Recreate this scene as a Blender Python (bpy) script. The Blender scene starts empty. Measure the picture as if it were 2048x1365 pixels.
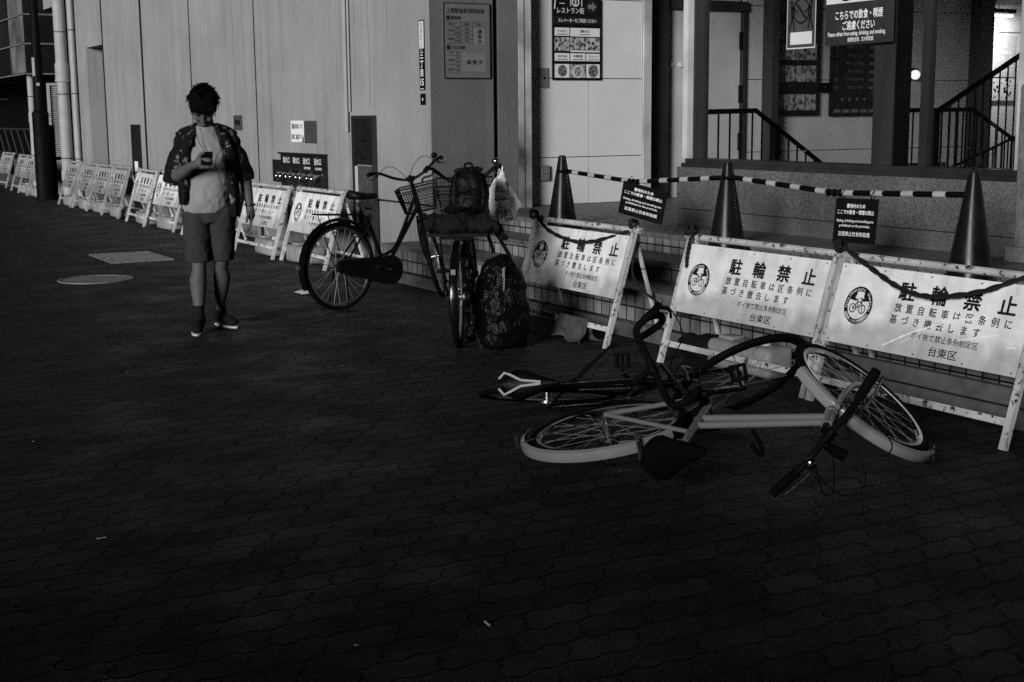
import bpy, bmesh, math, random
from mathutils import Vector, Matrix, Euler
from math import sin, cos, pi, radians as rad, sqrt, atan2
random.seed(7)
C = bpy.context.scene.collection
SC = bpy.context.scene

# ---------------------------------------------------------------- camera
cam_d = bpy.data.cameras.new('camera'); cam = bpy.data.objects.new('camera', cam_d); C.objects.link(cam)
cam_d.sensor_width = 36.0; cam_d.lens = 48.39; cam_d.clip_end = 400; cam_d.clip_start = .05
_r = Vector((0.8713, -0.4907, -0.0094)); _f = Vector((0.4845, 0.8597, -0.1619)).normalized()
_r = (_r - _f * _r.dot(_f)).normalized(); _u = _r.cross(_f)
cam.matrix_world = Matrix(((_r.x, _u.x, -_f.x, 0), (_r.y, _u.y, -_f.y, 0), (_r.z, _u.z, -_f.z, 1.45), (0, 0, 0, 1)))
SC.camera = cam

# ---------------------------------------------------------------- world + sun
SUN_AZ, SUN_EL = 34.0, 12.0          # travel direction of the light, measured from +X towards +Y
W = bpy.data.worlds.new('World'); SC.world = W; W.use_nodes = True
nt = W.node_tree; nt.nodes.clear()
sky = nt.nodes.new('ShaderNodeTexSky'); sky.sky_type = 'NISHITA'; sky.sun_disc = False
sky.sun_elevation = rad(SUN_EL); sky.sun_rotation = rad(270 - SUN_AZ)
bw = nt.nodes.new('ShaderNodeRGBToBW'); bg = nt.nodes.new('ShaderNodeBackground'); wo = nt.nodes.new('ShaderNodeOutputWorld')
bg.inputs['Strength'].default_value = 0.0009
nt.links.new(sky.outputs[0], bw.inputs[0]); nt.links.new(bw.outputs[0], bg.inputs[0]); nt.links.new(bg.outputs[0], wo.inputs[0])
sl = bpy.data.lights.new('sun', 'SUN'); sl.energy = 4.0; sl.angle = rad(18); sl.color = (1, 1, 1)
sun = bpy.data.objects.new('sun', sl); C.objects.link(sun)
_d = Vector((cos(rad(SUN_EL)) * cos(rad(SUN_AZ)), cos(rad(SUN_EL)) * sin(rad(SUN_AZ)), -sin(rad(SUN_EL))))
sun.rotation_euler = _d.to_track_quat('-Z', 'Y').to_euler(); sun.location = (-10, -5, 8)
SC.view_settings.view_transform = 'Standard'; SC.view_settings.look = 'None'
SC.view_settings.exposure = 0; SC.view_settings.gamma = 1
try:
    SC.cycles.use_denoising = False; SC.cycles.max_bounces = 6; SC.cycles.transparent_max_bounces = 12
    SC.cycles.sample_clamp_indirect = 2.0; SC.cycles.caustics_reflective = False
except Exception: pass

# ---------------------------------------------------------------- mesh builder
class MB:
    def __init__(s, xf=None): s.v = []; s.f = []; s.xf = xf
    def add(s, vs, fs):
        n = len(s.v)
        for p in vs:
            p = Vector(p)
            s.v.append(s.xf(p) if s.xf else p)
        s.f += [tuple(i + n for i in f) for f in fs]; return s
    def box(s, x0, x1, y0, y1, z0, z1):
        vs = [(x, y, z) for x in (x0, x1) for y in (y0, y1) for z in (z0, z1)]
        return s.add(vs, [(0, 1, 3, 2), (4, 6, 7, 5), (0, 4, 5, 1), (2, 3, 7, 6), (0, 2, 6, 4), (1, 5, 7, 3)])
    def obox(s, c, sx, sy, sz, R):
        c = Vector(c); vs = [c + R @ Vector((x * sx / 2, y * sy / 2, z * sz / 2)) for x in (-1, 1) for y in (-1, 1) for z in (-1, 1)]
        return s.add(vs, [(0, 1, 3, 2), (4, 6, 7, 5), (0, 4, 5, 1), (2, 3, 7, 6), (0, 2, 6, 4), (1, 5, 7, 3)])
    def rbox(s, x0, x1, y0, y1, z0, z1, r=.02, n=3):   # rounded box as a superellipsoid shell
        cx, cy, cz = (x0 + x1) / 2, (y0 + y1) / 2, (z0 + z1) / 2
        hx, hy, hz = (x1 - x0) / 2 - r, (y1 - y0) / 2 - r, (z1 - z0) / 2 - r
        nu, nv = 4 * (n + 1), 2 * (n + 1); vs = []; fs = []
        for j in range(nv):
            h = j // (n + 1); k = j % (n + 1); th = -pi / 2 + (k / n) * pi / 2 if h == 0 else (k / n) * pi / 2
            for i in range(nu):
                q = i // (n + 1); m = i % (n + 1); ph = q * pi / 2 + (m / n) * pi / 2
                sx = 1 if q in (0, 3) else -1; sy = 1 if q in (0, 1) else -1; sz = -1 if h == 0 else 1
                vs.append((cx + sx * hx + r * cos(th) * cos(ph), cy + sy * hy + r * cos(th) * sin(ph), cz + sz * hz + r * sin(th)))
        for j in range(nv - 1):
            for i in range(nu): a = j * nu + i; b = j * nu + (i + 1) % nu; fs.append((a, b, b + nu, a + nu))
        fs.append(tuple(range(nu))[::-1]); fs.append(tuple((nv - 1) * nu + i for i in range(nu)))
        return s.add(vs, fs)
    def tube(s, pts, r, seg=8, closed=False, cap=True, flat=None):
        pts = [Vector(p) for p in pts]; n = len(pts)
        rs = r if isinstance(r, (list, tuple)) else [r] * n
        vs = []; up = None
        for i, p in enumerate(pts):
            a = pts[(i - 1) % n] if (closed or i > 0) else p; b = pts[(i + 1) % n] if (closed or i < n - 1) else p
            t = (b - a).normalized() if (b - a).length > 1e-9 else Vector((0, 0, 1))
            if up is None:
                up = Vector((0, 0, 1)) if abs(t.z) < .9 else Vector((0, 1, 0))
            u = up - t * up.dot(t)
            if u.length < 1e-4: u = t.orthogonal()
            u.normalize(); up = u; w = t.cross(u)
            for k in range(seg):
                an = 2 * pi * k / seg; fu = rs[i]; fw = rs[i] * (flat or 1)
                vs.append(p + u * cos(an) * fu + w * sin(an) * fw)
        fs = []
        m = n if closed else n - 1
        for i in range(m):
            for k in range(seg):
                a = i * seg + k; b = i * seg + (k + 1) % seg; c = ((i + 1) % n) * seg
                fs.append((a, b, c + (k + 1) % seg, c + k))
        if cap and not closed:
            fs.append(tuple(range(seg))[::-1]); fs.append(tuple((n - 1) * seg + k for k in range(seg)))
        return s.add(vs, fs)
    def ball(s, c, r, R=None, nu=14, nv=9):
        c = Vector(c); rx, ry, rz = r if isinstance(r, (tuple, list)) else (r, r, r); vs = []; fs = []
        for j in range(1, nv):
            th = pi * j / nv
            for i in range(nu):
                ph = 2 * pi * i / nu; p = Vector((rx * sin(th) * cos(ph), ry * sin(th) * sin(ph), rz * cos(th)))
                vs.append(c + (R @ p if R else p))
        t = Vector((0, 0, rz)); t = R @ t if R else t
        vs += [c + t, c - t]; a = len(vs) - 2
        for j in range(nv - 2):
            for i in range(nu): fs.append((j * nu + i, (j + 1) * nu + i, (j + 1) * nu + (i + 1) % nu, j * nu + (i + 1) % nu))
        for i in range(nu):
            fs.append((a, i, (i + 1) % nu)); fs.append((a + 1, (nv - 2) * nu + (i + 1) % nu, (nv - 2) * nu + i))
        return s.add(vs, fs)
    def chain(s, pts, rs, seg=14):
        for i, p in enumerate(pts): s.ball(p, rs[i] if not isinstance(rs[i], tuple) else rs[i])
        for i in range(len(pts) - 1):
            a = rs[i] if not isinstance(rs[i], tuple) else min(rs[i]); b = rs[i + 1] if not isinstance(rs[i + 1], tuple) else min(rs[i + 1])
            s.tube([pts[i], pts[i + 1]], [a, b], seg)
        return s
    def ring(s, c, R, r, ax='y', seg=48, rs=8, a0=0, a1=2 * pi, flat=1.0):
        full = abs(a1 - a0 - 2 * pi) < 1e-6; n = seg if full else seg + 1; pts = []
        for i in range(n):
            a = a0 + (a1 - a0) * i / seg
            pts.append((a,))
        vs = []; fs = []
        for (a,) in pts:
            for k in range(rs):
                b = 2 * pi * k / rs; rr = R + r * cos(b); h = r * flat * sin(b)
                p = (rr * cos(a), h, rr * sin(a)) if ax == 'y' else (rr * cos(a), rr * sin(a), h) if ax == 'z' else (h, rr * cos(a), rr * sin(a))
                vs.append(Vector(c) + Vector(p))
        m = n if full else n - 1
        for i in range(m):
            for k in range(rs): fs.append((i * rs + k, i * rs + (k + 1) % rs, ((i + 1) % n) * rs + (k + 1) % rs, ((i + 1) % n) * rs + k))
        if not full:
            fs.append(tuple(range(rs))); fs.append(tuple((n - 1) * rs + k for k in range(rs))[::-1])
        return s.add(vs, fs)
    def shell(s, prof, c, a0, a1, seg, ax='y'):    # sweep an open (radius, offset) profile along an arc about y, thickness given by a closed profile
        n = len(prof); vs = []; fs = []
        for i in range(seg + 1):
            a = a0 + (a1 - a0) * i / seg
            for (R, h) in prof: vs.append(Vector(c) + Vector((R * cos(a), h, R * sin(a))))
        for i in range(seg):
            for k in range(n): fs.append((i * n + k, i * n + (k + 1) % n, (i + 1) * n + (k + 1) % n, (i + 1) * n + k))
        fs.append(tuple(range(n))); fs.append(tuple(seg * n + k for k in range(n))[::-1])
        return s.add(vs, fs)
    def lathe(s, prof, c=(0, 0, 0), seg=24):
        c = Vector(c); n = len(prof); vs = []; fs = []
        for (r, z) in prof:
            for k in range(seg): a = 2 * pi * k / seg; vs.append(c + Vector((r * cos(a), r * sin(a), z)))
        for i in range(n - 1):
            for k in range(seg): fs.append((i * seg + k, i * seg + (k + 1) % seg, (i + 1) * seg + (k + 1) % seg, (i + 1) * seg + k))
        fs.append(tuple(range(seg))[::-1]); fs.append(tuple((n - 1) * seg + k for k in range(seg)))
        return s.add(vs, fs)
    def prism(s, poly, y0, y1):     # polygon in xz extruded along y (front = y0)
        n = len(poly); vs = [(x, y0, z) for x, z in poly] + [(x, y1, z) for x, z in poly]
        fs = [tuple(range(n)), tuple(range(2 * n - 1, n - 1, -1))] + [(i, i + n, (i + 1) % n + n, (i + 1) % n) for i in range(n)]
        return s.add(vs, fs)
    def plate(s, x0, x1, z0, z1, y0, y1): return s.box(x0, x1, y0, y1, z0, z1)
    def disc(s, cx, cz, R, y0, y1, n=32, sz=1): return s.prism([(cx + R * cos(2 * pi * k / n), cz + sz * R * sin(2 * pi * k / n)) for k in range(n)], y0, y1)
    def annulus(s, cx, cz, R0, R1, y, y1=None, n=40, a0=0, a1=2 * pi):
        vs = []; fs = []
        full = abs(a1 - a0 - 2 * pi) < 1e-6; m = n if full else n + 1
        for k in range(m):
            a = a0 + (a1 - a0) * k / n
            vs += [(cx + R0 * cos(a), y, cz + R0 * sin(a)), (cx + R1 * cos(a), y, cz + R1 * sin(a))]
        for k in range(n if full else m - 1): a = 2 * k; b = 2 * ((k + 1) % m); fs.append((a, a + 1, b + 1, b))
        return s.add(vs, fs)
    def bar2(s, x0, z0, x1, z1, w, y0, y1):
        d = Vector((x1 - x0, z1 - z0)).normalized(); n = Vector((-d.y, d.x)) * w / 2
        return s.prism([(x0 + n.x, z0 + n.y), (x1 + n.x, z1 + n.y), (x1 - n.x, z1 - n.y), (x0 - n.x, z0 - n.y)], y0, y1)
    def loft(s, secs, seg=20):
        """closed skin through elliptical rings: (centre, rx, ry[, tilt matrix])"""
        vs = []; fs = []; n = len(secs)
        for q in secs:
            c = Vector(q[0]); R = q[3] if len(q) > 3 else None
            for k in range(seg):
                a = 2 * pi * k / seg; p = Vector((q[1] * cos(a), q[2] * sin(a), 0)); vs.append(c + (R @ p if R else p))
        for i in range(n - 1):
            for k in range(seg): fs.append((i * seg + k, i * seg + (k + 1) % seg, (i + 1) * seg + (k + 1) % seg, (i + 1) * seg + k))
        fs.append(tuple(range(seg))[::-1]); fs.append(tuple((n - 1) * seg + k for k in range(seg)))
        return s.add(vs, fs)
    def text(s, body, size, cx, cz, y, w=None, bold=.012, rot=0, sx=1.0, align='c', vertical=False):
        if vertical:
            for i, ch in enumerate(body): s.text(ch, size, cx, cz - i * size * 1.08, y, None, bold, 0, sx)
            return s
        vs, fs = glyphs(body)
        if not vs: return s
        x0 = min(v[0] for v in vs); x1 = max(v[0] for v in vs)
        k = size; kx = size * sx
        if w: kx = w / (x1 - x0)
        mid = (x0 + x1) / 2 if align == 'c' else x0
        cr, sr = cos(rot), sin(rot)
        for i, (ox, oz) in enumerate(((-1, -1), (1, 1), (-1, 1), (1, -1)) if bold else ((0, 0),)):   # struck four times for weight
            out = []
            for (gx, gy) in vs:
                a = (gx - mid + ox * bold) * kx; b = (gy - .37 + oz * bold) * k
                out.append((cx + a * cr - b * sr, y - i * .00012, cz + a * sr + b * cr))
            s.add(out, fs)
        return s
    def build(s, name, m, parent=None, smooth=35):
        me = bpy.data.meshes.new(name); me.from_pydata([tuple(v) for v in s.v], [], s.f); me.validate()
        if smooth:
            for p in me.polygons: p.use_smooth = True
            me.set_sharp_from_angle(angle=rad(smooth))
        if m: me.materials.append(m)
        o = bpy.data.objects.new(name, me); C.objects.link(o)
        if parent: o.parent = parent
        return o
_gc = {}
def glyphs(body):
    key = body
    if key not in _gc:
        cu = bpy.data.curves.new('glyph', 'FONT'); cu.body = body; cu.size = 1; cu.resolution_u = 2
        o = bpy.data.objects.new('glyph', cu); C.objects.link(o); bpy.context.view_layer.update()
        me = o.evaluated_get(bpy.context.evaluated_depsgraph_get()).to_mesh()
        _gc[key] = ([(v.co.x, v.co.y) for v in me.vertices], [tuple(p.vertices) for p in me.polygons])
        bpy.data.objects.remove(o); bpy.data.curves.remove(cu)
    return _gc[key]
def remesh(mb, name, m, parent=None, voxel=.008, it=4, disp=None, sharp=0):
    """one continuous skin from overlapping closed volumes"""
    o = mb.build(name, m, parent, 0)
    md = o.modifiers.new('r', 'REMESH'); md.mode = 'VOXEL'; md.voxel_size = voxel; md.use_smooth_shade = True
    if it: sm = o.modifiers.new('s', 'SMOOTH'); sm.factor = .5; sm.iterations = it
    if disp:
        tx = bpy.data.textures.new(name + '_folds', 'CLOUDS'); tx.noise_scale = disp[1]; tx.noise_depth = 1
        dm = o.modifiers.new('d', 'DISPLACE'); dm.texture = tx; dm.strength = disp[0]; dm.mid_level = .5; dm.texture_coords = 'LOCAL'
    bpy.context.view_layer.update()
    me = bpy.data.meshes.new_from_object(o.evaluated_get(bpy.context.evaluated_depsgraph_get()))
    o.modifiers.clear(); old = o.data; o.data = me; me.name = name; bpy.data.meshes.remove(old)
    if m and not me.materials: me.materials.append(m)
    for p in me.polygons: p.use_smooth = True
    return o
def tag(o, label, cat, group=None):
    o['label'] = label; o['category'] = cat
    if group: o['group'] = group
    return o
def thing(name, label, cat, loc=(0, 0, 0), rz=0, group=None):
    o = bpy.data.objects.new(name, None); o.empty_display_size = .1; C.objects.link(o); o.location = loc; o.rotation_euler = (0, 0, rad(rz))
    return tag(o, label, cat, group)
def struct(o): o['kind'] = 'structure'; return o
def dup(root, label=None):
    r = root.copy(); C.objects.link(r)
    if label: r['label'] = label
    for ch in list(root.children):
        c = ch.copy(); C.objects.link(c); c.parent = r
        for g in list(ch.children):
            d = g.copy(); C.objects.link(d); d.parent = c
    return r
def bez(p, n=10):
    """Catmull-Rom through points"""
    p = [Vector(q) for q in p]; q = [p[0] * 2 - p[1]] + p + [p[-1] * 2 - p[-2]]; out = []
    for i in range(1, len(q) - 2):
        a, b, c, d = q[i - 1:i + 3]
        for k in range(n):
            t = k / n
            out.append(.5 * ((2 * b) + (c - a) * t + (2 * a - 5 * b + 4 * c - d) * t * t + (3 * b - a - 3 * c + d) * t ** 3))
    out.append(p[-1]); return out

# ---------------------------------------------------------------- materials (all neutral greys: the picture is black and white)
def newmat(name):
    m = bpy.data.materials.new(name); m.use_nodes = True; t = m.node_tree
    return m, t, t.nodes['Principled BSDF']
def N(t, kind, **kw):
    n = t.nodes.new(kind)
    for k, v in kw.items():
        if k.startswith('_'): setattr(n, k[1:], v)
        else: n.inputs[k.replace('__', ' ')].default_value = v
    return n
def mth(t, op, a, b=None, c=None):
    n = t.nodes.new('ShaderNodeMath'); n.operation = op
    for i, x in enumerate((a, b, c)):
        if x is None: continue
        if isinstance(x, (int, float)): n.inputs[i].default_value = x
        else: t.links.new(x, n.inputs[i])
    return n.outputs[0]
def ramp(t, x, a, b, lo=0., hi=1.):
    n = t.nodes.new('ShaderNodeMapRange'); n.clamp = True
    n.inputs[1].default_value = a; n.inputs[2].default_value = b; n.inputs[3].default_value = lo; n.inputs[4].default_value = hi
    t.links.new(x, n.inputs[0]); return n.outputs[0]
def mixf(t, f, a, b):
    n = t.nodes.new('ShaderNodeMix'); n.data_type = 'FLOAT'
    for i, x in ((0, f), (2, a), (3, b)):
        if isinstance(x, (int, float)): n.inputs[i].default_value = x
        else: t.links.new(x, n.inputs[i])
    return n.outputs[0]
def coords(t, sx=1, sy=1, sz=1):
    tc = t.nodes.new('ShaderNodeTexCoord'); mp = t.nodes.new('ShaderNodeMapping'); mp.inputs['Scale'].default_value = (sx, sy, sz)
    t.links.new(tc.outputs['Object'], mp.inputs[0]); return mp.outputs[0]
def noise(t, vec, scale, detail=4, rough=.6):
    n = N(t, 'ShaderNodeTexNoise', Scale=scale, Detail=detail, Roughness=rough); t.links.new(vec, n.inputs['Vector']); return n.outputs[0]
def setcol(t, p, x):
    t.links.new(x, p.inputs['Base Color'])
def bumpn(t, p, h, dist, strength=1.0):
    b = N(t, 'ShaderNodeBump', Strength=strength, Distance=dist); t.links.new(h, b.inputs['Height']); t.links.new(b.outputs[0], p.inputs['Normal'])
def pm(name, col, rough=.6, metal=0., var=.18, vs=5., bump=0., bs=60., chip=None, stretch=None, rv=.1, spec=.35):
    m, t, p = newmat(name); p.inputs['Specular IOR Level'].default_value = spec
    v = coords(t, *(stretch or (1, 1, 1))); n1 = noise(t, v, vs)
    c = ramp(t, n1, .3, .7, col * (1 - var), col * (1 + var))
    if chip:
        n2 = noise(t, coords(t, *chip.get('st', (1, 1, 1))), chip['s'], 6, .7); f = ramp(t, n2, chip['t'], chip['t'] + .04); c = mixf(t, f, c, chip['c'])
    setcol(t, p, c); p.inputs['Metallic'].default_value = metal
    if rv:
        t.links.new(ramp(t, noise(t, v, vs * 2.3), .3, .7, max(.03, rough - rv), min(1, rough + rv)), p.inputs['Roughness'])
    else: p.inputs['Roughness'].default_value = rough
    if bump: bumpn(t, p, noise(t, coords(t), bs, 5), bump)
    return m
def emit(name, s, col=1.0):
    m, t, p = newmat(name); p.inputs['Base Color'].default_value = (.8, .8, .8, 1); p.inputs['Emission Color'].default_value = (col, col, col, 1); p.inputs['Emission Strength'].default_value = s; return m
def wallmat(name, col, streak=.11, bump=.0015, rough=.85):
    m, t, p = newmat(name); v = coords(t); vs = coords(t, 1, 1, .06)
    a = ramp(t, noise(t, vs, 2.6, 5, .6), .3, .7, 1 - streak, 1 + streak * .6); b = ramp(t, noise(t, v, .9, 6, .65), .3, .7, .82, 1.12)
    sep = t.nodes.new('ShaderNodeSeparateXYZ'); tc = t.nodes.new('ShaderNodeTexCoord'); t.links.new(tc.outputs['Object'], sep.inputs[0])
    drip = ramp(t, noise(t, coords(t, 1, 1, .025), 11, 4, .7), .55, .74, 0, .33)
    low = ramp(t, mth(t, 'ADD', sep.outputs[2], mth(t, 'MULTIPLY', noise(t, coords(t, 1, 1, .3), 6), .5)), .35, 1.15, .62, 1.0)
    c = mth(t, 'MULTIPLY', mth(t, 'MULTIPLY', mth(t, 'MULTIPLY', a, b), mth(t, 'SUBTRACT', 1, drip)), mth(t, 'MULTIPLY', mth(t, 'MULTIPLY', low, ramp(t, noise(t, v, 190, 2, .8), .3, .7, .86, 1.14)), col)); setcol(t, p, c)
    p.inputs['Roughness'].default_value = rough
    h = mth(t, 'ADD', noise(t, v, 160, 3), mth(t, 'MULTIPLY', noise(t, v, 30, 3), .8)); bumpn(t, p, h, bump); return m
def tilemat(name, col, ax, w, h, joint=.006, grout=.25, rough=.35, var=.25):
    """grid of tiles; ax picks the two object axes"""
    m, t, p = newmat(name); tc = t.nodes.new('ShaderNodeTexCoord'); sp = t.nodes.new('ShaderNodeSeparateXYZ'); t.links.new(tc.outputs['Object'], sp.inputs[0])
    cb = t.nodes.new('ShaderNodeCombineXYZ'); t.links.new(sp.outputs[ax[0]], cb.inputs[0]); t.links.new(sp.outputs[ax[1]], cb.inputs[1])
    br = N(t, 'ShaderNodeTexBrick', Scale=1., Mortar__Size=joint / 2, Brick__Width=w, Row__Height=h, Mortar__Smooth=.1, Bias=0.); br.offset = 0; br.squash = 1
    t.links.new(cb.outputs[0], br.inputs['Vector'])
    br.inputs['Color1'].default_value = (col * (1 - var),) * 3 + (1,); br.inputs['Color2'].default_value = (col * (1 + var),) * 3 + (1,); br.inputs['Mortar'].default_value = (col * grout,) * 3 + (1,)
    bwn = t.nodes.new('ShaderNodeRGBToBW'); t.links.new(br.outputs['Color'], bwn.inputs[0])
    c = mth(t, 'MULTIPLY', bwn.outputs[0], ramp(t, noise(t, coords(t, 1, 1, .35), 9, 6, .7), .25, .75, .55, 1.3)); setcol(t, p, c)
    t.links.new(ramp(t, noise(t, coords(t), 14), .3, .7, rough - .1, rough + .25), p.inputs['Roughness'])
    bumpn(t, p, mth(t, 'ADD', mth(t, 'MULTIPLY', br.outputs['Fac'], -1), mth(t, 'MULTIPLY', noise(t, coords(t), 40), .3)), .004); return m
def pavemat(name, col, L=.225, Hh=.130, A=.015, rough=.62):
    """interlocking wavy paving blocks laid in running bond, rows along x"""
    m, t, p = newmat(name); tc = t.nodes.new('ShaderNodeTexCoord'); sp = t.nodes.new('ShaderNodeSeparateXYZ'); t.links.new(tc.outputs['Object'], sp.inputs[0])
    wob = noise(t, coords(t), 1.7, 2); x = mth(t, 'ADD', sp.outputs[0], mth(t, 'MULTIPLY', wob, .05)); y = mth(t, 'ADD', sp.outputs[1], mth(t, 'MULTIPLY', noise(t, coords(t), 2.3, 2), .04))
    w = mth(t, 'SINE', mth(t, 'MULTIPLY', x, 4 * pi / L))
    v = mth(t, 'DIVIDE', mth(t, 'ADD', y, mth(t, 'MULTIPLY', w, A * .55)), Hh); row = mth(t, 'FLOOR', v); fv = mth(t, 'SUBTRACT', v, row)
    u = mth(t, 'ADD', mth(t, 'ADD', mth(t, 'DIVIDE', x, L), mth(t, 'MULTIPLY', row, .5)), mth(t, 'MULTIPLY', mth(t, 'SINE', mth(t, 'MULTIPLY', fv, 2 * pi)), .065))
    cu = mth(t, 'FLOOR', u); fu = mth(t, 'SUBTRACT', u, cu)
    dv = mth(t, 'MULTIPLY', mth(t, 'MINIMUM', fv, mth(t, 'SUBTRACT', 1, fv)), Hh); du = mth(t, 'MULTIPLY', mth(t, 'MINIMUM', fu, mth(t, 'SUBTRACT', 1, fu)), L)
    dv = mth(t, 'MULTIPLY', dv, .6); d = mth(t, 'MINIMUM', dv, du); jw = ramp(t, noise(t, coords(t), 5, 3), .3, .7, .0050, .0105)
    j = mth(t, 'SUBTRACT', 1, mth(t, 'MINIMUM', mth(t, 'DIVIDE', d, jw), 1.0))
    cb = t.nodes.new('ShaderNodeCombineXYZ'); t.links.new(cu, cb.inputs[0]); t.links.new(row, cb.inputs[1])
    wn = t.nodes.new('ShaderNodeTexWhiteNoise'); wn.noise_dimensions = '2D'; t.links.new(cb.outputs[0], wn.inputs['Vector'])
    r = wn.outputs['Value']; bc = ramp(t, r, 0, 1, .66, 1.34); dark = ramp(t, r, .95, .97, 1, .6)
    p.inputs['Specular IOR Level'].default_value = .10
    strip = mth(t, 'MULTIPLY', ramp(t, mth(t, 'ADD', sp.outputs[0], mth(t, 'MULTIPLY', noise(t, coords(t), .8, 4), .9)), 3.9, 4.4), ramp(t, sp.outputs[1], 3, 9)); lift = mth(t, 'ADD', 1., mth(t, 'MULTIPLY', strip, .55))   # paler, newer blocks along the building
    n1 = ramp(t, noise(t, coords(t), 1.0, 6, .65), .3, .7, .88, 1.1); n2 = ramp(t, noise(t, coords(t), 220, 3, .8), .3, .72, .5, 1.75)
    c = mth(t, 'MULTIPLY', mth(t, 'MULTIPLY', mth(t, 'MULTIPLY', bc, dark), mth(t, 'MULTIPLY', n1, n2)), mth(t, 'MULTIPLY', lift, col))
    c = mixf(t, j, c, col * .02); setcol(t, p, c)
    rr = ramp(t, noise(t, coords(t), 2.2, 5), .35, .7, rough - .14, rough + .2); t.links.new(rr, p.inputs['Roughness'])
    hh = mth(t, 'ADD', mth(t, 'MULTIPLY', j, -1.), mth(t, 'ADD', mth(t, 'MULTIPLY', noise(t, coords(t), 260, 2), .22), mth(t, 'MULTIPLY', r, .5)))
    bumpn(t, p, hh, .005); return m
def glassmat(name, refl=.9):
    m, t, p = newmat(name); t.nodes.remove(p); out = t.nodes['Material Output']
    tr = t.nodes.new('ShaderNodeBsdfTransparent'); tr.inputs[0].default_value = (.86, .86, .86, 1); gl = t.nodes.new('ShaderNodeBsdfGlossy'); gl.inputs['Roughness'].default_value = .03; gl.inputs[0].default_value = (refl,) * 3 + (1,)
    lw = N(t, 'ShaderNodeLayerWeight', Blend=.5); fr = mth(t, 'ADD', .035, mth(t, 'MULTIPLY', mth(t, 'POWER', lw.outputs['Facing'], 5.), .7)); mx = t.nodes.new('ShaderNodeMixShader'); t.links.new(fr, mx.inputs[0]); t.links.new(tr.outputs[0], mx.inputs[1]); t.links.new(gl.outputs[0], mx.inputs[2]); t.links.new(mx.outputs[0], out.inputs[0]); return m
def foodmat(name, scale, lo, hi):
    m, t, p = newmat(name); vo = N(t, 'ShaderNodeTexVoronoi', Scale=scale); t.links.new(coords(t), vo.inputs['Vector'])
    a = noise(t, coords(t), scale * 1.6, 5, .75); c = ramp(t, mth(t, 'ADD', mth(t, 'MULTIPLY', vo.outputs[0], .5), mth(t, 'SUBTRACT', a, .25)), .34, .62, lo, hi); setcol(t, p, c); p.inputs['Roughness'].default_value = .4; return m
M = {}
M['pave'] = pavemat('paving_blocks', .0170)
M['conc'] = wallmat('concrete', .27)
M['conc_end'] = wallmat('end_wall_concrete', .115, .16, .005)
def speck(name, col):
    m, t, p = newmat(name); v = coords(t); s = ramp(t, noise(t, v, 75, 3, .75), .35, .65, .5, 1.5); b = ramp(t, noise(t, v, 1.6, 5), .3, .7, .75, 1.2); st = ramp(t, noise(t, coords(t, 1, 1, .08), 7, 4), .3, .7, .85, 1.1)
    setcol(t, p, mth(t, 'MULTIPLY', mth(t, 'MULTIPLY', mth(t, 'MULTIPLY', s, b), st), col)); p.inputs['Roughness'].default_value = .85; p.inputs['Specular IOR Level'].default_value = .2; bumpn(t, p, noise(t, v, 90, 3), .006); return m
M['lowwall'] = speck('granite_render', .098)
M['stone'] = pm('shade_wall_stone', .13, .8, bump=.006, bs=70, var=.35, vs=25)
M['kerb'] = pm('kerb_stone', .09, .8, var=.35, vs=9, bump=.002)
M['riser'] = tilemat('riser_tiles', .19, (1, 2), .1, .1, .011, .06)
M['tread'] = tilemat('tread_tiles', .11, (1, 0), .3, .05, .008, .12, .45)
M['panel'] = pm('white_panel', .56, .3, var=.05, vs=2, rv=.05)
M['joint'] = pm('dark_joint', .006, .8)
M['steel'] = pm('brushed_steel', .60, .30, .55, var=.8, vs=1.6, stretch=(1, 1, .8))  # broad light and dark bands in the colour stand in for reflections
M['polish'] = pm('polished_steel', .52, .25, .25, var=.55, vs=1.1, stretch=(1, 1, .8))  # pale banded colour stands in for lamp light reflected along the edges
M['dsteel'] = pm('dark_steel', .05, .38, .55, var=.4, vs=3, stretch=(1, 1, .15))
M['black'] = pm('black_paint', .003, .45, var=.2, spec=.12)
M['spoke'] = pm('steel_spoke', .30, .35, .3, var=.3, vs=12)
M['rubber'] = pm('rubber', .003, .8, var=.3, spec=.06)
M['bframe'] = pm('black_frame', .003, .22, var=.2, spec=.3)
M['chrome'] = pm('chrome', .55, .18, 1.0, var=.1)
M['dchrome'] = pm('worn_alloy', .25, .35, 1.0, var=.3, vs=20)
M['lframe'] = pm('pale_frame_paint', .18, .22, var=.08, chip=dict(s=30, t=.68, c=.06))
M['guard'] = pm('pale_mudguard', .25, .18, var=.12, chip=dict(s=24, t=.70, c=.05))
M['white'] = pm('chipped_white_steel', .46, .5, var=.3, vs=4, chip=dict(s=26, t=.565, c=.025), bump=.001)
M['whites'] = pm('white_steel', .66, .4, var=.1, chip=dict(s=26, t=.63, c=.05))
M['ink'] = pm('black_ink', .010, .5, var=.05)
M['wink'] = pm('white_ink', .75, .6, var=.05)
M['gink'] = pm('grey_ink', .25, .6, var=.05)
M['tank'] = pm('white_plastic_tank', .24, .55, var=.25, vs=8)
M['rope'] = pm('black_rope', .006, .85, var=.5, vs=90, bump=.004, bs=150)
M['cone'] = pm('dark_cone', .007, .28, var=.3, spec=.25, chip=dict(s=14, t=.68, c=.03))
M['wtape'] = pm('white_tape', .36, .4, var=.15)
M['bsign'] = pm('black_sign', .005, .4, var=.1)
M['glass'] = glassmat('window_glass')
M['hall'] = pm('hall_tiles', .42, .4, var=.1, vs=1.2)
M['door'] = pm('door_grey', .42, .45, var=.12, vs=2.5, chip=dict(s=8, t=.72, c=.2))
M['paper'] = pm('paper', .75, .6, var=.06)
M['gpaper'] = pm('grey_paper', .42, .55, var=.06)
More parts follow.
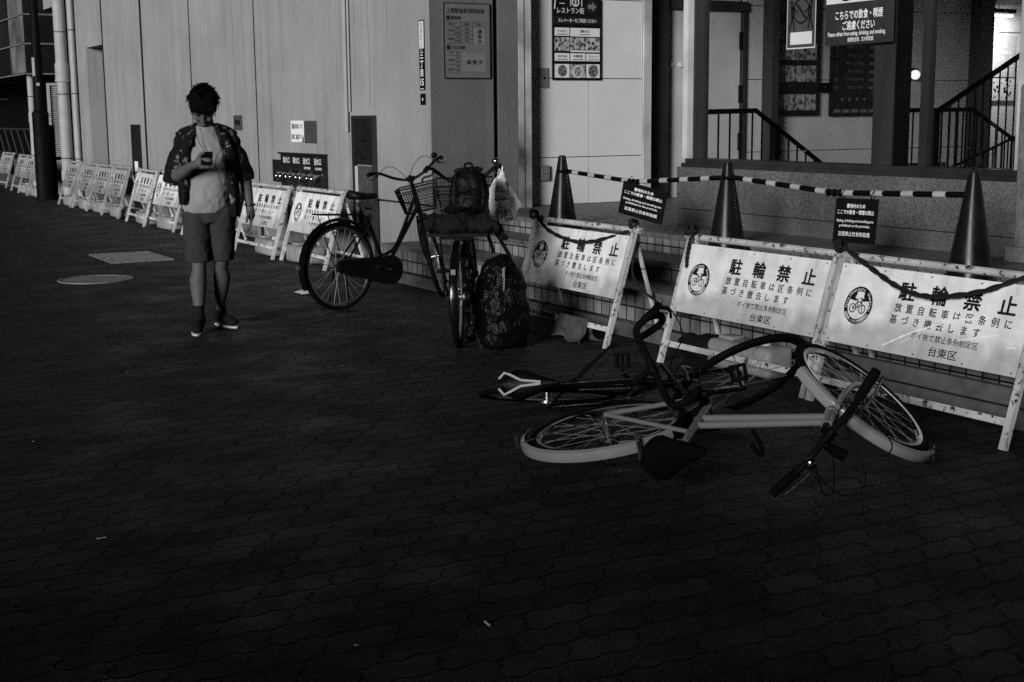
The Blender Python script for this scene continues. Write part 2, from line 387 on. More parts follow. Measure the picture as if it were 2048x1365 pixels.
M['lbox'] = pm('pale_glare', .6, .5, var=.05)
M['food'] = foodmat('food_print', 26, .004, .42)
M['midgrey'] = pm('faded_dark_print', .028, .5)
M['dull'] = pm('dull_board', .115, .55, var=.08)
M['dull2'] = pm('dull_sheet', .15, .5, var=.06)
M['food2'] = foodmat('dark_food_print', 40, .01, .2)
M['dmetal'] = pm('dark_cladding', .016, .3, .4, var=.3, vs=2)
M['bmetal'] = pm('lit_cladding', .2, .3, .3, var=.7, vs=1.2)  # side turned to the light, made paler in colour than the dark cladding
M['pipe'] = pm('painted_pipe', .30, .6, var=.12, vs=6, chip=dict(s=14, t=.68, c=.08))
M['dpole'] = pm('dark_pole', .0035, .6, var=.3, spec=.06)
M['worn'] = pm('worn_iron', .11, .5, .1, var=.5, vs=14)
M['gate'] = pm('grey_gate', .38, .6, var=.2)
M['louver'] = pm('grey_louver', .15, .5, var=.2)
M['iron'] = pm('cast_iron', .045, .5, .2, var=.35, vs=30)
M['greyp'] = pm('grey_plate', .055, .55, var=.25, vs=10)
M['hpanel'] = pm('dark_panel', .010, .5, var=.3, vs=9)
def crinkle(name, col, rough, spec, sc, dist, alpha=None):
    m, t, p = newmat(name); p.inputs['Base Color'].default_value = (col, col, col, 1); p.inputs['Roughness'].default_value = rough; p.inputs['Specular IOR Level'].default_value = spec
    r1 = mth(t, 'ABSOLUTE', mth(t, 'SUBTRACT', noise(t, coords(t, 1, 1, .6), sc, 3), .5)); r2 = mth(t, 'ABSOLUTE', mth(t, 'SUBTRACT', noise(t, coords(t, 1, 1, .8), sc * 2.7, 3), .5))
    bumpn(t, p, mth(t, 'SUBTRACT', 1, mth(t, 'ADD', mth(t, 'MULTIPLY', r1, 2.), r2)), dist)
    if alpha: t.links.new(ramp(t, mth(t, 'ADD', r1, mth(t, 'MULTIPLY', noise(t, coords(t, 1, 1, .3), 14), .3)), .05, .35, alpha[1], alpha[0]), p.inputs['Alpha'])
    return m
M['bag'] = crinkle('black_plastic', .0025, .30, .09, 9, .016)
M['bag_'] = pm('black_plastic', .003, .3, var=.2, bump=.006, bs=30, spec=.10)
M['cloth'] = pm('grey_rag', .05, .9, var=.3, vs=20, bump=.01, bs=25)
M['dcloth'] = pm('dark_cloth', .007, .9, var=.4, vs=30, bump=.006, bs=22, spec=.12)
M['nylon'] = pm('backpack_nylon', .0028, .6, var=.3, bump=.004, bs=40, spec=.15)
# ================================================================ SETTING
def sheet(name, x0, x1, y0, y1, z, m):
    b = MB(); b.add([(x0, y0, z), (x1, y0, z), (x1, y1, z), (x0, y1, z)], [(0, 1, 2, 3)]); return struct(b.build(name, M[m], None, 0))
sheet('street', -60, 60, -30, 120, 0, 'pave')
shade_wall = MB(); shade_wall.box(-5.6, -5.2, -16, .3, 0, 2.26); shade_wall.box(-5.65, -5.15, -16, .3, 2.261, 2.36); struct(shade_wall.build('wall', M['stone'], None, 0))   # added unseen wall, put here only to shade the near paving

# ---- concrete building on the left: facade plane x = 5.53
XW, YC = 5.53, 11.25
bd = thing('concrete_building', 'long pale stained concrete building with vertical joints running down the left of the street', 'building')
fw = MB()
ys = [YC, 13.12, 15.90, 18.50, 20.97]
for i in range(4):
    o = .012 if i in (1, 2) else 0
    g0 = .009 if i == 0 else .008 + .004 * i; g1 = .002 if i == 0 else .012 + .004 * i
    fw.box(XW - o, XW + .3, ys[i] + g0, ys[i + 1] - g1, .652, 6.0); fw.box(XW + .012, XW + .3, ys[i] + g0, ys[i + 1] - g1, -.1, .630)
fw.box(XW, XW + .3, 20.995, 23.385, -.1, 6.0)
fw.box(XW, XW + .3, 23.42, 24.62, 2.66, 6.0); fw.box(XW, XW + .3, 24.62, 26.40, -.1, 6.0)
fw.box(XW, XW + .3, 26.40, 28.4, 3.53, 6.0)
fw.build('facade_wall', M['conc'], bd, 0)
bk = MB(); bk.box(XW + .31, XW + .6, YC + .02, 23.4, -.1, 6.0); bk.box(XW + .31, XW + .6, 24.63, 26.38, -.1, 6.0); bk.build('joint_backing', M['joint'], bd, 0)
pl = MB(); pl.box(XW + .004, XW + .3, 18.82, 18.832, .65, 6); pl.build('hairline_joint', M['joint'], bd, 0)
js = MB()
for y, w in ((15.90, .024), (18.50, .030), (20.98, .036), (23.402, .030)): js.box(XW - .015, XW + .05, y - w / 2, y + w / 2, .0, 6.0)
js.build('joint_seal', M['joint'], bd, 0)
dr = MB(); dr.box(XW + .55, XW + .7, 23.3, 24.8, -.1, 2.8); dr.build('recessed_door', M['greyp'], bd, 0)
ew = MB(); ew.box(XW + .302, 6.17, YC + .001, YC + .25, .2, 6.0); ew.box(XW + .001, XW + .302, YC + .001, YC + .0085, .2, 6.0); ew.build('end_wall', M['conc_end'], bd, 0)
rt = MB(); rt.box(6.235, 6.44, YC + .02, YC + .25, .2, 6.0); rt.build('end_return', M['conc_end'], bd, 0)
sf = MB(); sf.box(6.1705, 6.2345, YC + .15, YC + .24, .2, 6.0); sf.build('shutter_slot', M['black'], bd, 0)
st = MB(); st.box(6.445, 6.50, YC + .01, YC + .3, .588, 6.0); st.box(6.504, 6.585, YC + .022, YC + .3, .588, 6.0); st.build('steel_trim', M['steel'], bd, 0)
cd = MB(); cd.tube([(XW - .03, 13.13, 1.3), (XW - .03, 13.10, 6)], .019, 8); cd.tube([(XW - .022, 13.06, 1.5), (XW - .022, 13.03, 6)], .012, 6); cd.build('wall_conduit', M['pipe'], bd)
ck = MB(); ck.tube(bez([(XW + .001, 12.60, 3.0), (XW + .001, 12.62, 2.5), (XW + .001, 12.585, 2.0), (XW + .001, 12.61, 1.62), (XW + .001, 12.62, 1.55)], 5), .003, 4); ck.build('hairline_crack', M['joint'], bd)
def drain(parent, x, y, r, z0, z1, joints, name='drainpipe'):
    b = MB(); b.tube([(x, y, z0), (x, y, z1)], r, 16)
    for j in joints: b.tube([(x, y, j - .11), (x, y, j - .09), (x, y, j + .07), (x, y, j + .09)], [r * 1.02, r * 1.14, r * 1.14, r * 1.02], 16)
    p = b.build(name, M['pipe'], parent)
    k = MB()
    for z in (.75, 1.9, 3.0): k.ring((x, y, z), r + .006, .008, 'z', 20, 6); k.box(x, XW + .01, y - .012, y + .012, z - .015, z + .015)
    k.build('pipe_bracket', M['dsteel'], p); return p
drain(bd, 5.40, 26.05, .105, .02, 6, (2.25, .45)); drain(bd, 5.46, 25.38, .05, .02, 6, (.6,))
cl = MB(); cl.tube([(5.40, 26.05, 2.12), (5.40, 26.05, 2.2), (5.40, 26.05, 2.42), (5.40, 26.05, 2.47)], [.135, .125, .125, .108], 16); cl.build('pipe_collar', M['pipe'], bd)

# ---- dark clad building beyond it
db = thing('clad_building', 'dark metal clad building with an overhanging canopy box beyond the concrete wall', 'building')
cb = MB(); cb.box(5.14, 9, 28.02, 44, 2.33, 2.88); cb.box(5.14, 9, 28.02, 44, 2.90, 3.43); cb.box(5.14, 9, 28.02, 44, 3.45, 6.2); cb.build('canopy_box', M['dmetal'], db, 0)
be = MB()
for z0, z1 in ((2.345, 2.87), (2.91, 3.42), (3.46, 6.0)): be.box(5.125, 5.139, 28.02, 29.5, z0, z1)
be.build('lit_fascia_panel', M['bmetal'], db, 0)  # lit street side of the canopy box, its brightness put into the colour
tr = MB()
for z in (2.32, 2.89, 3.44): tr.box(5.11, 9, 28.0, 28.019, z - .014, z + .014); tr.box(5.105, 5.124, 28.0, 44, z - .012, z + .012)
tr.build('fascia_trim', M['louver'], db, 0)
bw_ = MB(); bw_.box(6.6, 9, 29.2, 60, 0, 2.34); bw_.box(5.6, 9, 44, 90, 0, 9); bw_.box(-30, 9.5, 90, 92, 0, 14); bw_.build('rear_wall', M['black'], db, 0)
dw = MB(); dw.box(5.35, 5.5, 29.5, 44, 0, .62); dw.build('kerb_wall', M['greyp'], db, 0)
drain(db, 5.30, 28.5, .075, .02, 2.32, (1.5,), 'drainpipe'); drain(db, 5.05, 32.6, .09, 3.0, 6, (3.1,), 'drainpipe')
gr = thing('louvred_gate', 'grey louvred service gate in the dark gap behind the drainpipes', 'gate', (0, 0, 0))
b = MB()
for k in range(34): z = .75 + k * .04; b.obox((5.95, 28.1, z), .8, .05, .008, Matrix.Rotation(rad(35), 3, 'X'))
b.build('louvre_blades', M['gate'], gr, 0)
b = MB()
for x in (5.54, 5.80, 6.06, 6.36): b.box(x - .022, x + .022, 28.06, 28.14, .0, 2.15)
b.box(5.562, 6.338, 28.065, 28.135, 2.1, 2.15); b.box(5.562, 6.338, 28.07, 28.13, .0, .66); b.build('gate_frame', M['gate'], gr, 0)
fr = thing('cycle_rack', 'slanted steel tube rack in the dark yard at the far left edge', 'rack', (0, 0, 0))
b = MB()
for k in range(7): y = 30.2 + k * .8; b.tube([(5.7, y, .6), (5.62, y + .35, 1.25)], .018, 6)
b.build('rack_tubes', M['midgrey'], fr)
b = MB(); b.tube([(5.62, 30, 1.25), (5.62, 36, 1.25)], .02, 6); b.build('rack_rail', M['midgrey'], fr)

# ---- entrance: steps, platform, panel wall, low wall, glazing
ss = thing('entrance_steps', 'tiled entrance steps with square tile risers behind the signs', 'steps')
def step(x0, x1, y0, y1, z0, z1):
    a = MB(); a.box(x0, x1, y0, y1, z0, z1 - .035); p = a.build('step', M['riser'], ss, 0)
    b = MB(); b.box(x0 - .012, x1, y0, y1 + .006, z1 - .0345, z1); b.build('tread', M['tread'], p, 0)
step(5.10, 5.535, -3, 11.42, .095, .318); step(5.535, 5.893, -3, 11.24, .24, .452); step(5.893, 6.55, -3, 11.24, .4, .588)
b = MB(); b.box(6.551, 16, 5, 14, .4, .5878); b.box(6.18, 6.55, 11.242, 11.9, .4, .5876); b.build('platform_floor', M['tread'], ss, 0)
b = MB(); y = -3.0
while y < 14:
    b.box(5.06, 5.099, y, min(y + .595, 14), 0, .093); y += .6
b.build('kerb_stone', M['kerb'], ss, 0)

pw = thing('panel_wall', 'pale panelled entrance wall between the concrete building and the glazing', 'wall')
b = MB()
xs = [6.59, 7.335, 7.965]; zs = [.589, 1.044, 1.794, 2.544, 3.4]
for i in range(2):
    for k in range(4): b.box(xs[i] + .004, xs[i + 1] - .004, 11.45, 11.53, zs[k] + .004, zs[k + 1] - .004)
b.build('wall_panels', M['panel'], pw, 0)
b = MB(); b.box(6.5, 7.96, 11.535, 11.69, .5, 3.4); b.build('joint_backing', M['joint'], pw, 0)
zs = [.589, 1.036, 1.802, 2.568, 3.4]

jb = thing('steel_door_jamb', 'polished steel door jamb with a dark slot beside the pale panels', 'jamb')
b = MB(); b.box(7.968, 8.06, 11.43, 11.9, .589, 3.4); b.build('front_plate', M['polish'], jb, 0)
b = MB(); b.box(8.225, 8.405, 11.62, 11.9, .589, 3.4); b.build('rear_plate', M['dsteel'], jb, 0)
b = MB(); b.box(8.061, 8.224, 11.66, 11.9, .589, 3.4); b.build('slot', M['black'], jb, 0)
dd = thing('service_door', 'plain pale grey service door with a lintel, left of the floor posters', 'door')
b = MB(); b.box(8.43, 9.40, 11.72, 11.78, .589, 2.50); b.build('leaf', M['door'], dd, 0)
b = MB(); b.box(8.42, 9.46, 11.66, 11.79, 2.505, 2.60); b.build('lintel', M['dsteel'], dd, 0)
b = MB(); b.box(9.41, 9.46, 11.68, 11.79, .589, 2.503); b.build('frame', M['dsteel'], dd, 0)
for z in (1.65, 1.15, 2.2):
    b = MB(); b.tube([(9.385, 11.69, z - .09), (9.385, 11.69, z + .09)], .02, 8); b.build('hinge', M['black'], dd)
for x in (8.50, 8.62):
    b = MB(); b.tube([(x, 11.705, 1.945), (x, 11.72, 1.945)], .026, 14); b.build('round_sticker', M['lbox'], dd)

hw = thing('hall_wall', 'tiled back wall of the entrance hall behind the glass', 'wall')
b = MB(); xs = [9.47, 9.62, 10.05, 10.63, 11.40, 12.2, 12.96]
for i in range(len(xs) - 1):
    for k in range(4): b.box(xs[i] + .004, xs[i + 1] - .004, 11.72, 11.79, zs[k] + .004, zs[k + 1] - .004)
b.build('hall_tiles', M['hall'], hw, 0)
b = MB(); b.box(9.46, 12.97, 11.795, 11.9, .5, 3.4); b.build('joint_backing', M['joint'], hw, 0)
b = MB(); b.box(8.42, 9.46, 11.80, 11.9, 2.5, 3.4); b.box(13.3, 16, 13.2, 13.3, .5, 3.4); b.box(16, 16.1, 5, 13.3, .5, 3.4); b.build('rear_partition', M['hall'], hw, 0)
b = MB(); b.box(5.9, 16.1, 4.8, 13.4, 3.4, 3.6); b.build('ceiling', M['hall'], hw, 0)
for x0, x1, nm in ((9.655, 9.745, 'hall_post'), (12.74, 12.96, 'hall_column')):
    c = thing(nm, 'slim dark steel post in front of the hall tiles' if nm == 'hall_post' else 'broad dark column beside the brightly lit doorway in the hall', 'column')
    b = MB(); b.box(x0, x1, 11.5, 11.66, .589, 3.39); b.build('shaft', M['dsteel'], c, 0)
    b = MB(); b.box(x0 - .015, x1 + .015, 11.485, 11.675, .589, .66); b.build('base_plate', M['black'], c, 0)

lw = thing('low_wall', 'rough granite low wall under the entrance glazing', 'wall')
b = MB(); b.box(6.56, 6.86, 5.5, 8.935, .5, .705); b.box(6.555, 6.86, 5.5, 8.94, .712, 1.035); b.build('wall_body', M['lowwall'], lw, 0)
b = MB(); b.box(6.575, 6.85, 5.51, 8.93, .704, .713); b.build('shadow_joint', M['joint'], lw, 0)
gz = thing('glazed_screen', 'dark steel framed glass screen standing on the low granite wall', 'window')
b = MB(); b.box(6.57, 6.83, 5.6, 8.905, 1.036, 1.066); b.box(6.595, 6.80, 5.6, 8.885, 1.067, 1.10); b.build('sill', M['dsteel'], gz, 0)
def mull(y0, y1, m, x0=6.645, x1=6.695): b = MB(); b.box(x0, x1, y0, y1, 1.101, 3.39); b.build('mullion', M[m], gz, 0)
mull(8.885, 8.945, 'polish', 6.61); mull(8.725, 8.855, 'dsteel'); mull(6.70, 6.885, 'dsteel'); mull(6.60, 6.69, 'black'); mull(6.395, 6.465, 'dsteel'); mull(5.62, 5.70, 'steel')
for y0, y1 in ((6.89, 8.72), (6.475, 6.595), (5.705, 6.38)):
    b = MB(); b.box(6.665, 6.673, y0, y1, 1.101, 3.39); b.build('glass_pane', M['glass'], gz, 0)
pr = thing('stone_pier', 'rough dark stone pier at the right end of the low wall', 'pier')
b = MB(); b.rbox(6.42, 7.1, 4.5, 5.495, .5, 1.60, .02); b.build('pier_body', M['stone'], pr)
b = MB(); b.rbox(6.36, 7.16, 4.44, 5.499, .589, .68, .01); b.build('pier_foot', M['stone'], pr)

# ---- stair railings in the hall
def railing(name, label, pts, r, parent_mat, z0, posts, bal_dx=.115):
    t = thing(name, label, 'railing', (0, 0, 0), 0, 'stair railings in the hall')
    b = MB(); b.tube(pts, r, 8); b.build('handrail', M['black'], t)
    b = MB()
    for i in range(len(pts) - 1):
        a = Vector(pts[i]); c = Vector(pts[i + 1]); n = max(2, int((c - a).length / bal_dx))
        for k in range(1, n + 1):
            p = a.lerp(c, (k - .3) / n); b.tube([(p.x, p.y, max(.589, p.z - z0)), (p.x, p.y, p.z)], .0095, 5)
    b.build('balusters', M['black'], t)
    for p in posts:
        b = MB(); b.box(p[0] - .025, p[0] + .025, p[1] - .025, p[1] + .025, .589, p[2]); b.build('newel_post', M['black'], t, 0)
railing('stair_railing', 'black stair railing descending to the right beside the service door', [(7.72, 10.2, 1.462), (8.38, 10.2, 1.472), (9.25, 10.2, .93)], .024, None, 1.1, [(8.62, 10.2, 1.30)])
railing('stair_railing', 'black landing railing with a square post under the wall lamp', [(10.22, 10.2, 1.462), (11.23, 10.2, 1.465), (12.2, 10.2, .98)], .022, None, 1.1, [(10.26, 10.2, 1.46), (10.72, 10.2, 1.46)], .10)
railing('stair_railing', 'black railing climbing steeply to the right across the lit doorway', [(10.55, 10.05, 1.44), (12.4, 10.05, 2.34)], .03, None, 1.2, [], .125)
railing('stair_railing', 'thin lower handrail slanting up to the right near the floor', [(11.1, 10.5, .80), (12.5, 10.5, 1.25)], .016, None, .5, [], .14)

# ---- lamps in the hall (lit in the photograph)
lp = thing('wall_lamp', 'small round glowing lamp on the hall wall', 'lamp', (11.86, 11.68, 1.862))
b = MB(); b.ball((0, -.05, 0), .055); b.build('bulb', emit('lamp_glow', 1.1), lp)
b = MB(); b.tube([(0, .0, 0), (0, .05, 0)], .06, 14); b.box(-.09, .09, .0, .02, .06, .075); b.build('bracket', M['black'], lp)
fl = thing('fluorescent_light', 'bright fluorescent tube fixed above the lit doorway', 'lamp', (13.85, 12.3, 2.62))
b = MB(); b.tube([(-.32, 0, 0), (.32, 0, 0.0)], .016, 8); b.build('tube', emit('tube_glow', 2.5), fl)
b = MB(); b.box(-.36, .36, -.03, .03, .03, .08); b.build('housing', M['dsteel'], fl, 0)
la = bpy.data.lights.new('fluorescent_glow', 'AREA'); la.shape = 'RECTANGLE'; la.size = .7; la.size_y = .08; la.energy = 42
lo = bpy.data.objects.new('fluorescent_glow', la); C.objects.link(lo); lo.parent = fl; lo.location = (0, -.1, -.03); lo.rotation_euler = (rad(35), 0, 0)

# ---- street furniture far left
lpz = thing('street_lamp_post', 'tall dark street lamp post standing in front of the far signs', 'lamp post', (5.0, 26.2, 0))
b = MB(); b.lathe([(.17, 0), (.17, .03), (.15, .06), (.145, 1.5), (.15, 1.52), (.15, 1.56), (.105, 1.62), (.075, 3.2), (.06, 7)], seg=20); b.build('pole', M['dpole'], lpz)
b = MB(); b.tube([(0, 0, 6.9), (-1.2, 0, 7.2)], .04, 8); b.build('arm', M['dpole'], lpz)
b = MB(); b.rbox(-1.75, -1.15, -.14, .14, 7.15, 7.27, .04); b.build('lamp_head', M['dpole'], lpz)
b = MB(); b.box(-.098, -.06, -.09, -.05, 2.22, 2.55); b.build('white_label', M['gpaper'], lpz, 0)
b = MB(); b.box(-.05, .0, -.115, -.085, 2.05, 2.10); b.build('small_plate', M['gpaper'], lpz, 0)

mh = thing('manhole_cover', 'round cast iron manhole cover in the dark paving at the left', 'manhole cover', (2.83, 12.76, 0))
b = MB(); b.lathe([(.335, 0), (.335, .009), (.31, .010), (.31, .004), (0.001, .004)], seg=48); b.build('rim', M['louver'], mh)
b = MB()
for i in range(-9, 10):
    for j in range(-9, 10):
        x, y = i * .032, j * .032
        if x * x + y * y < .29 ** 2:
            if (i + j) % 2: b.box(x - .013, x + .013, y - .005, y + .005, .003, .010)
            else: b.box(x - .005, x + .005, y - .013, y + .013, .003, .010)
b.build('tread_pattern', M['worn'], mh, 0)
gt = thing('drain_cover', 'rectangular chequered steel drain cover near the far signs', 'drain cover', (3.62, 14.62, 0))
b = MB(); b.box(-.3, .3, -.5, .5, 0, .008); b.build('plate', M['iron'], gt, 0)
b = MB(); b.box(-.32, -.301, -.52, .52, 0, .012); b.box(.301, .32, -.52, .52, 0, .012); b.box(-.3, .3, -.52, -.501, 0, .012); b.box(-.3, .3, .501, .52, 0, .012); b.build('frame', M['louver'], gt, 0)
b = MB()
for i in range(13):
    for j in range(21):
        x = -.27 + i * .045; y = -.46 + j * .046; b.obox((x, y, .0095), .034, .009, .006, Matrix.Rotation(rad(45 if (i + j) % 2 else -45), 3, 'Z'))
b.build('chequer_pattern', M['worn'], gt, 0)
# ================================================================ NO-PARKING SIGNS
def sheetmat(name='sign_sheet', lev=.86):
    m, t, p = newmat(name); v = coords(t)
    a = ramp(t, noise(t, coords(t, 1, 1, 1.6), 3.2, 3), .3, .7, .93, 1.05); sc = ramp(t, noise(t, coords(t, 1, 1, 2.5), 34, 7, .8), .66, .70, 1, .45)
    lo = ramp(t, noise(t, coords(t, .25, 1, 1), 9, 6, .75), .35, .7, .86, 1.05)
    sp = t.nodes.new('ShaderNodeSeparateXYZ'); t.links.new(coords(t), sp.inputs[0]); oi = t.nodes.new('ShaderNodeObjectInfo')
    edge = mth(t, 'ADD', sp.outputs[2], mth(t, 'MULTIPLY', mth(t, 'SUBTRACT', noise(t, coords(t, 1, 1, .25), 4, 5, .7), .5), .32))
    ground_refl = ramp(t, edge, .395, .455, .66, 1.0); run = ramp(t, noise(t, coords(t, 1, 1, .05), 13, 4, .7), .55, .75, 1, .78); own = ramp(t, oi.outputs['Random'], 0, 1, .86, 1.04)  # dark lower band: the ground's reflection painted into the panel colour
    c = mth(t, 'MULTIPLY', mth(t, 'MULTIPLY', mth(t, 'MULTIPLY', a, lo), mth(t, 'MULTIPLY', ground_refl, mth(t, 'MULTIPLY', run, own))), mth(t, 'MULTIPLY', sc, lev)); setcol(t, p, c)
    t.links.new(ramp(t, noise(t, v, 7, 5), .3, .7, .12, .38), p.inputs['Roughness']); p.inputs['Specular IOR Level'].default_value = .8
    bumpn(t, p, noise(t, coords(t, 1, 1, .7), 3.2, 2), .05); return m
M['sheet'] = sheetmat(); M['sheet2'] = sheetmat('dimmed_sign_sheet', .44); M['bare'] = pm('bare_scratch', .95, .4, var=.04, spec=.8)  # second sheet: weaker light on the far signs put into a darker colour
LEAN = atan2(.22, .735)
def lean(p):   # panel space (x, out of plane, along slope) -> sign space
    return Vector((p.x, p.z * sin(LEAN) + p.y * cos(LEAN), p.z * cos(LEAN) - p.y * sin(LEAN)))
M['white2'] = pm('dimmed_white_steel', .30, .55, var=.25, chip=dict(s=26, t=.58, c=.03))  # far sign frames, darkened in colour for the weaker light there
TOP = .735 / cos(LEAN)
def emblem_mb(xf, cx, cz, R, y):
    dk = MB(xf); wt = MB(xf)
    dk.annulus(cx, cz, R * .74, R, y, n=40)
    for a in (45, 135):                                    # the dark wedges of the X, broken by the machine in front
        for s in (0, 180):
            w = 24; a0, a1 = rad(a + s - w), rad(a + s + w)
            if s == 180 and False: continue
            n = 6; vs = [(cx + R * .30 * cos((a0 + a1) / 2), y, cz + R * .30 * sin((a0 + a1) / 2))]
            for k in range(n + 1): b = a0 + (a1 - a0) * k / n; vs.append((cx + R * .745 * cos(b), y, cz + R * .745 * sin(b)))
            if s == 0: dk.add(vs, [tuple(range(n + 2))])
    # bicycle: two wheels, frame, bar
    yy = y - .0012; k = R
    for dx in (-.34, .34): wt.disc(cx + dx * k, cz - .18 * k, .30 * k, yy + .0004, yy + .0006, 24)
    wt.bar2(cx - .3 * k, cz + .42 * k, cx + .3 * k, cz + .42 * k, .14 * k, yy + .0004, yy + .0006); wt.bar2(cx, cz - .25 * k, cx, cz + .42 * k, .34 * k, yy + .0003, yy + .0005)
    for dx in (-.34, .34):
        dk.annulus(cx + dx * k, cz - .18 * k, .19 * k, .25 * k, yy, n=24)
        dk.bar2(cx + dx * k - .03 * k, cz - .10 * k, cx + dx * k + .05 * k, cz - .32 * k, .05 * k, yy - .0004, yy - .0002)
    for (x0, z0, x1, z1) in ((-.34, -.18, -.08, .16), (-.08, .16, .22, .20), (.22, .20, -.02, -.16), (-.02, -.16, -.08, .16), (-.34, -.18, -.02, -.16), (.18, .34, .34, -.18), (-.10, .16, -.12, .26)):
        dk.bar2(cx + x0 * k, cz + z0 * k, cx + x1 * k, cz + z1 * k, .055 * k, yy - .0004, yy - .0002)
    dk.bar2(cx - .20 * k, cz + .28 * k, cx - .04 * k, cz + .28 * k, .06 * k, yy - .0004, yy - .0002); dk.bar2(cx + .06 * k, cz + .38 * k, cx + .30 * k, cz + .36 * k, .05 * k, yy - .0004, yy - .0002)
    def arc(body, a0, a1, size, flip=1):
        n = len(body)
        for i, ch in enumerate(body):
            a = rad(a0 + (a1 - a0) * (i + .5) / n); wt.text(ch, size, cx + R * .87 * cos(a), cz + R * .87 * sin(a), y - .0012, None, .02, a - pi / 2 * flip)
    arc('cycle,motorcycle.', 195, 65, R * .21); arc('Standing!', 52, -18, R * .21); arc('自転車・バイク放置禁止', 208, 335, R * .185, -1)
    return dk, wt
def make_sign(w, label, far=False, extra=None):
    t = thing('no_parking_sign', label, 'sign', (0, 0, 0), -90, 'no-parking A-frame signs along the wall')
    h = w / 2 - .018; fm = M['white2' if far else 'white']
    for s in (-1, 1):
        b = MB(lean); b.box(s * h - .016, s * h + .016, -.014, .014, .0, TOP - .005); b.build('front_leg', fm, t)
        b = MB(); b.tube([(s * (h - .03), .23, .72), (s * (h - .03), .45, .0)], .015, 6); b.build('rear_leg', fm, t)
    b = MB(lean); b.tube([(-w / 2 - .03, .012, TOP), (w / 2 + .03, .012, TOP)], .019, 10); p = b.build('top_rail', fm, t)
    b = MB(lean)
    for s in (-1, 1): b.tube([(s * (w / 2 + .024), .012, TOP), (s * (w / 2 + .05), .012, TOP)], .012, 8); b.ball((s * (w / 2 - .01), .01, TOP + .024), .010, None, 8, 6)
    b.build('hinge_bolt', M['louver'], p)
    b = MB(lean); b.box(-h + .0165, h - .0165, -.012, .012, .105, .138); b.build('lower_bar', fm, t)
    b = MB(); b.box(-h + .04, h - .04, .425, .445, .09, .115); b.build('rear_bar', fm, t)
    z0, z1 = .318, .722; pw_ = w - .07
    b = MB(lean); nx = 14; nz = 5; vs = []; fs = []
    for yy in (-.0185, -.0155):
        for j in range(nz + 1):
            for i in range(nx + 1):
                x = -pw_ / 2 + pw_ * i / nx; vs.append((x, yy, z0 + (z1 - z0) * j / nz))
    n1 = (nx + 1) * (nz + 1)
    for j in range(nz):
        for i in range(nx):
            a = j * (nx + 1) + i; fs.append((a, a + 1, a + nx + 2, a + nx + 1)); fs.append((n1 + a, n1 + a + nx + 1, n1 + a + nx + 2, n1 + a + 1))
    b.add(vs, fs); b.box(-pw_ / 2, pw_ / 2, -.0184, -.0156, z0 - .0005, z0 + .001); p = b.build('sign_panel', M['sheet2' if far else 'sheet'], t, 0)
    X = lambda f: -pw_ / 2 + pw_ * f
    Z = lambda f: z1 - (z1 - z0) * f
    ph = z1 - z0; y = -.0197
    L = MB(lean)
    for i, ch in enumerate('駐輪禁止'): L.text(ch, ph * .235, X(.395 + i * .166), Z(.25), y, None, .026, 0, 1.1)
    L.build('headline_lettering', M['ink'], p, 0)
    for body, f0, f1, fz, s in (('放置自転車は区条例に', .335, .945, .45, .118), ('基づき撤去します', .325, .81, .595, .118)):
        n = len(body); L = MB(lean)
        for i, ch in enumerate(body): L.text(ch, ph * s, X(f0 + (f1 - f0) * (i + .5) / n), Z(fz), y, None, .013)
        L.build('rule_lettering', M['ink'], p, 0)
    MB(lean).text('ポイ捨て禁止条例制定区', ph * .088, X(.635), Z(.745), y, pw_ * .335, .005).build('small_lettering', M['ink'], p, 0); MB(lean).text('台東区', ph * .118, X(.645), Z(.895), y, pw_ * .14, .010).build('ward_lettering', M['ink'], p, 0)
    dk, wt = emblem_mb(lean, X(.145), Z(.50), ph * .235, y); dk.build('emblem', M['ink'], p, 0)
    wt.build('emblem_lettering', M['wink'], p, 0)
    b = MB(lean)
    for fx in (.02, .25, .5, .75, .98):
        for fz in (.04, .965): b.tube([(X(fx), -.0187, Z(fz)), (X(fx), -.0215, Z(fz))], .005, 8)
    b.build('rivets', M['louver'], p)
    return t
def place(t, yr, x, w, z=0, rz=0): t.location = (x, yr + w / 2, z); t.rotation_euler = (0, 0, rad(-90 + rz)); return t
W1 = 1.27
s3 = place(make_sign(W1, 'scratched no-parking sign cut by the right edge, black rope sagging across its lettering'), 3.99, 4.69, W1)
s2 = place(dup(s3, 'no-parking sign with a rope end hanging onto its round emblem, behind the fallen bicycles'), 5.29, 4.695, W1, 0, .6)
s1 = place(dup(s3, 'no-parking sign beside the black bag, with a rag on its lower bar'), 7.10, 4.69, W1, 0, -.8)
WM = 1.22
m4 = place(make_sign(WM, 'no-parking sign seen through and above the rear wheel of the standing city bicycle'), 12.24, 4.86, WM, 0, 0)
m5 = place(dup(m4, "no-parking sign beside the walking man's wristwatch hand, touching the sign behind the city bicycle"), 13.52, 4.79, WM, 0, 1)
m5b = place(dup(m4, 'no-parking sign mostly hidden behind the walking man'), 15.95, 4.90, WM, 0, 0)
m6 = place(dup(m4, "no-parking sign just left of the walking man, its right end behind his elbow"), 17.62, 4.90, WM * .9, 0, 1)
m7 = place(dup(m4, 'no-parking sign standing in front of the narrow dark board on the wall'), 18.76, 4.86, WM * .9, 0, -3)
WF = 1.04
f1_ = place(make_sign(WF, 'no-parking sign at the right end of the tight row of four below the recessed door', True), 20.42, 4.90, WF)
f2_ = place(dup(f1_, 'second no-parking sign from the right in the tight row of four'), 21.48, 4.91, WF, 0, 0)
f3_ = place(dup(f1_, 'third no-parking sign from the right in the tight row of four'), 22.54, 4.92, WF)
f4_ = place(dup(f1_, 'no-parking sign at the left end of the tight row of four'), 23.60, 4.90, WF, 0, -1)
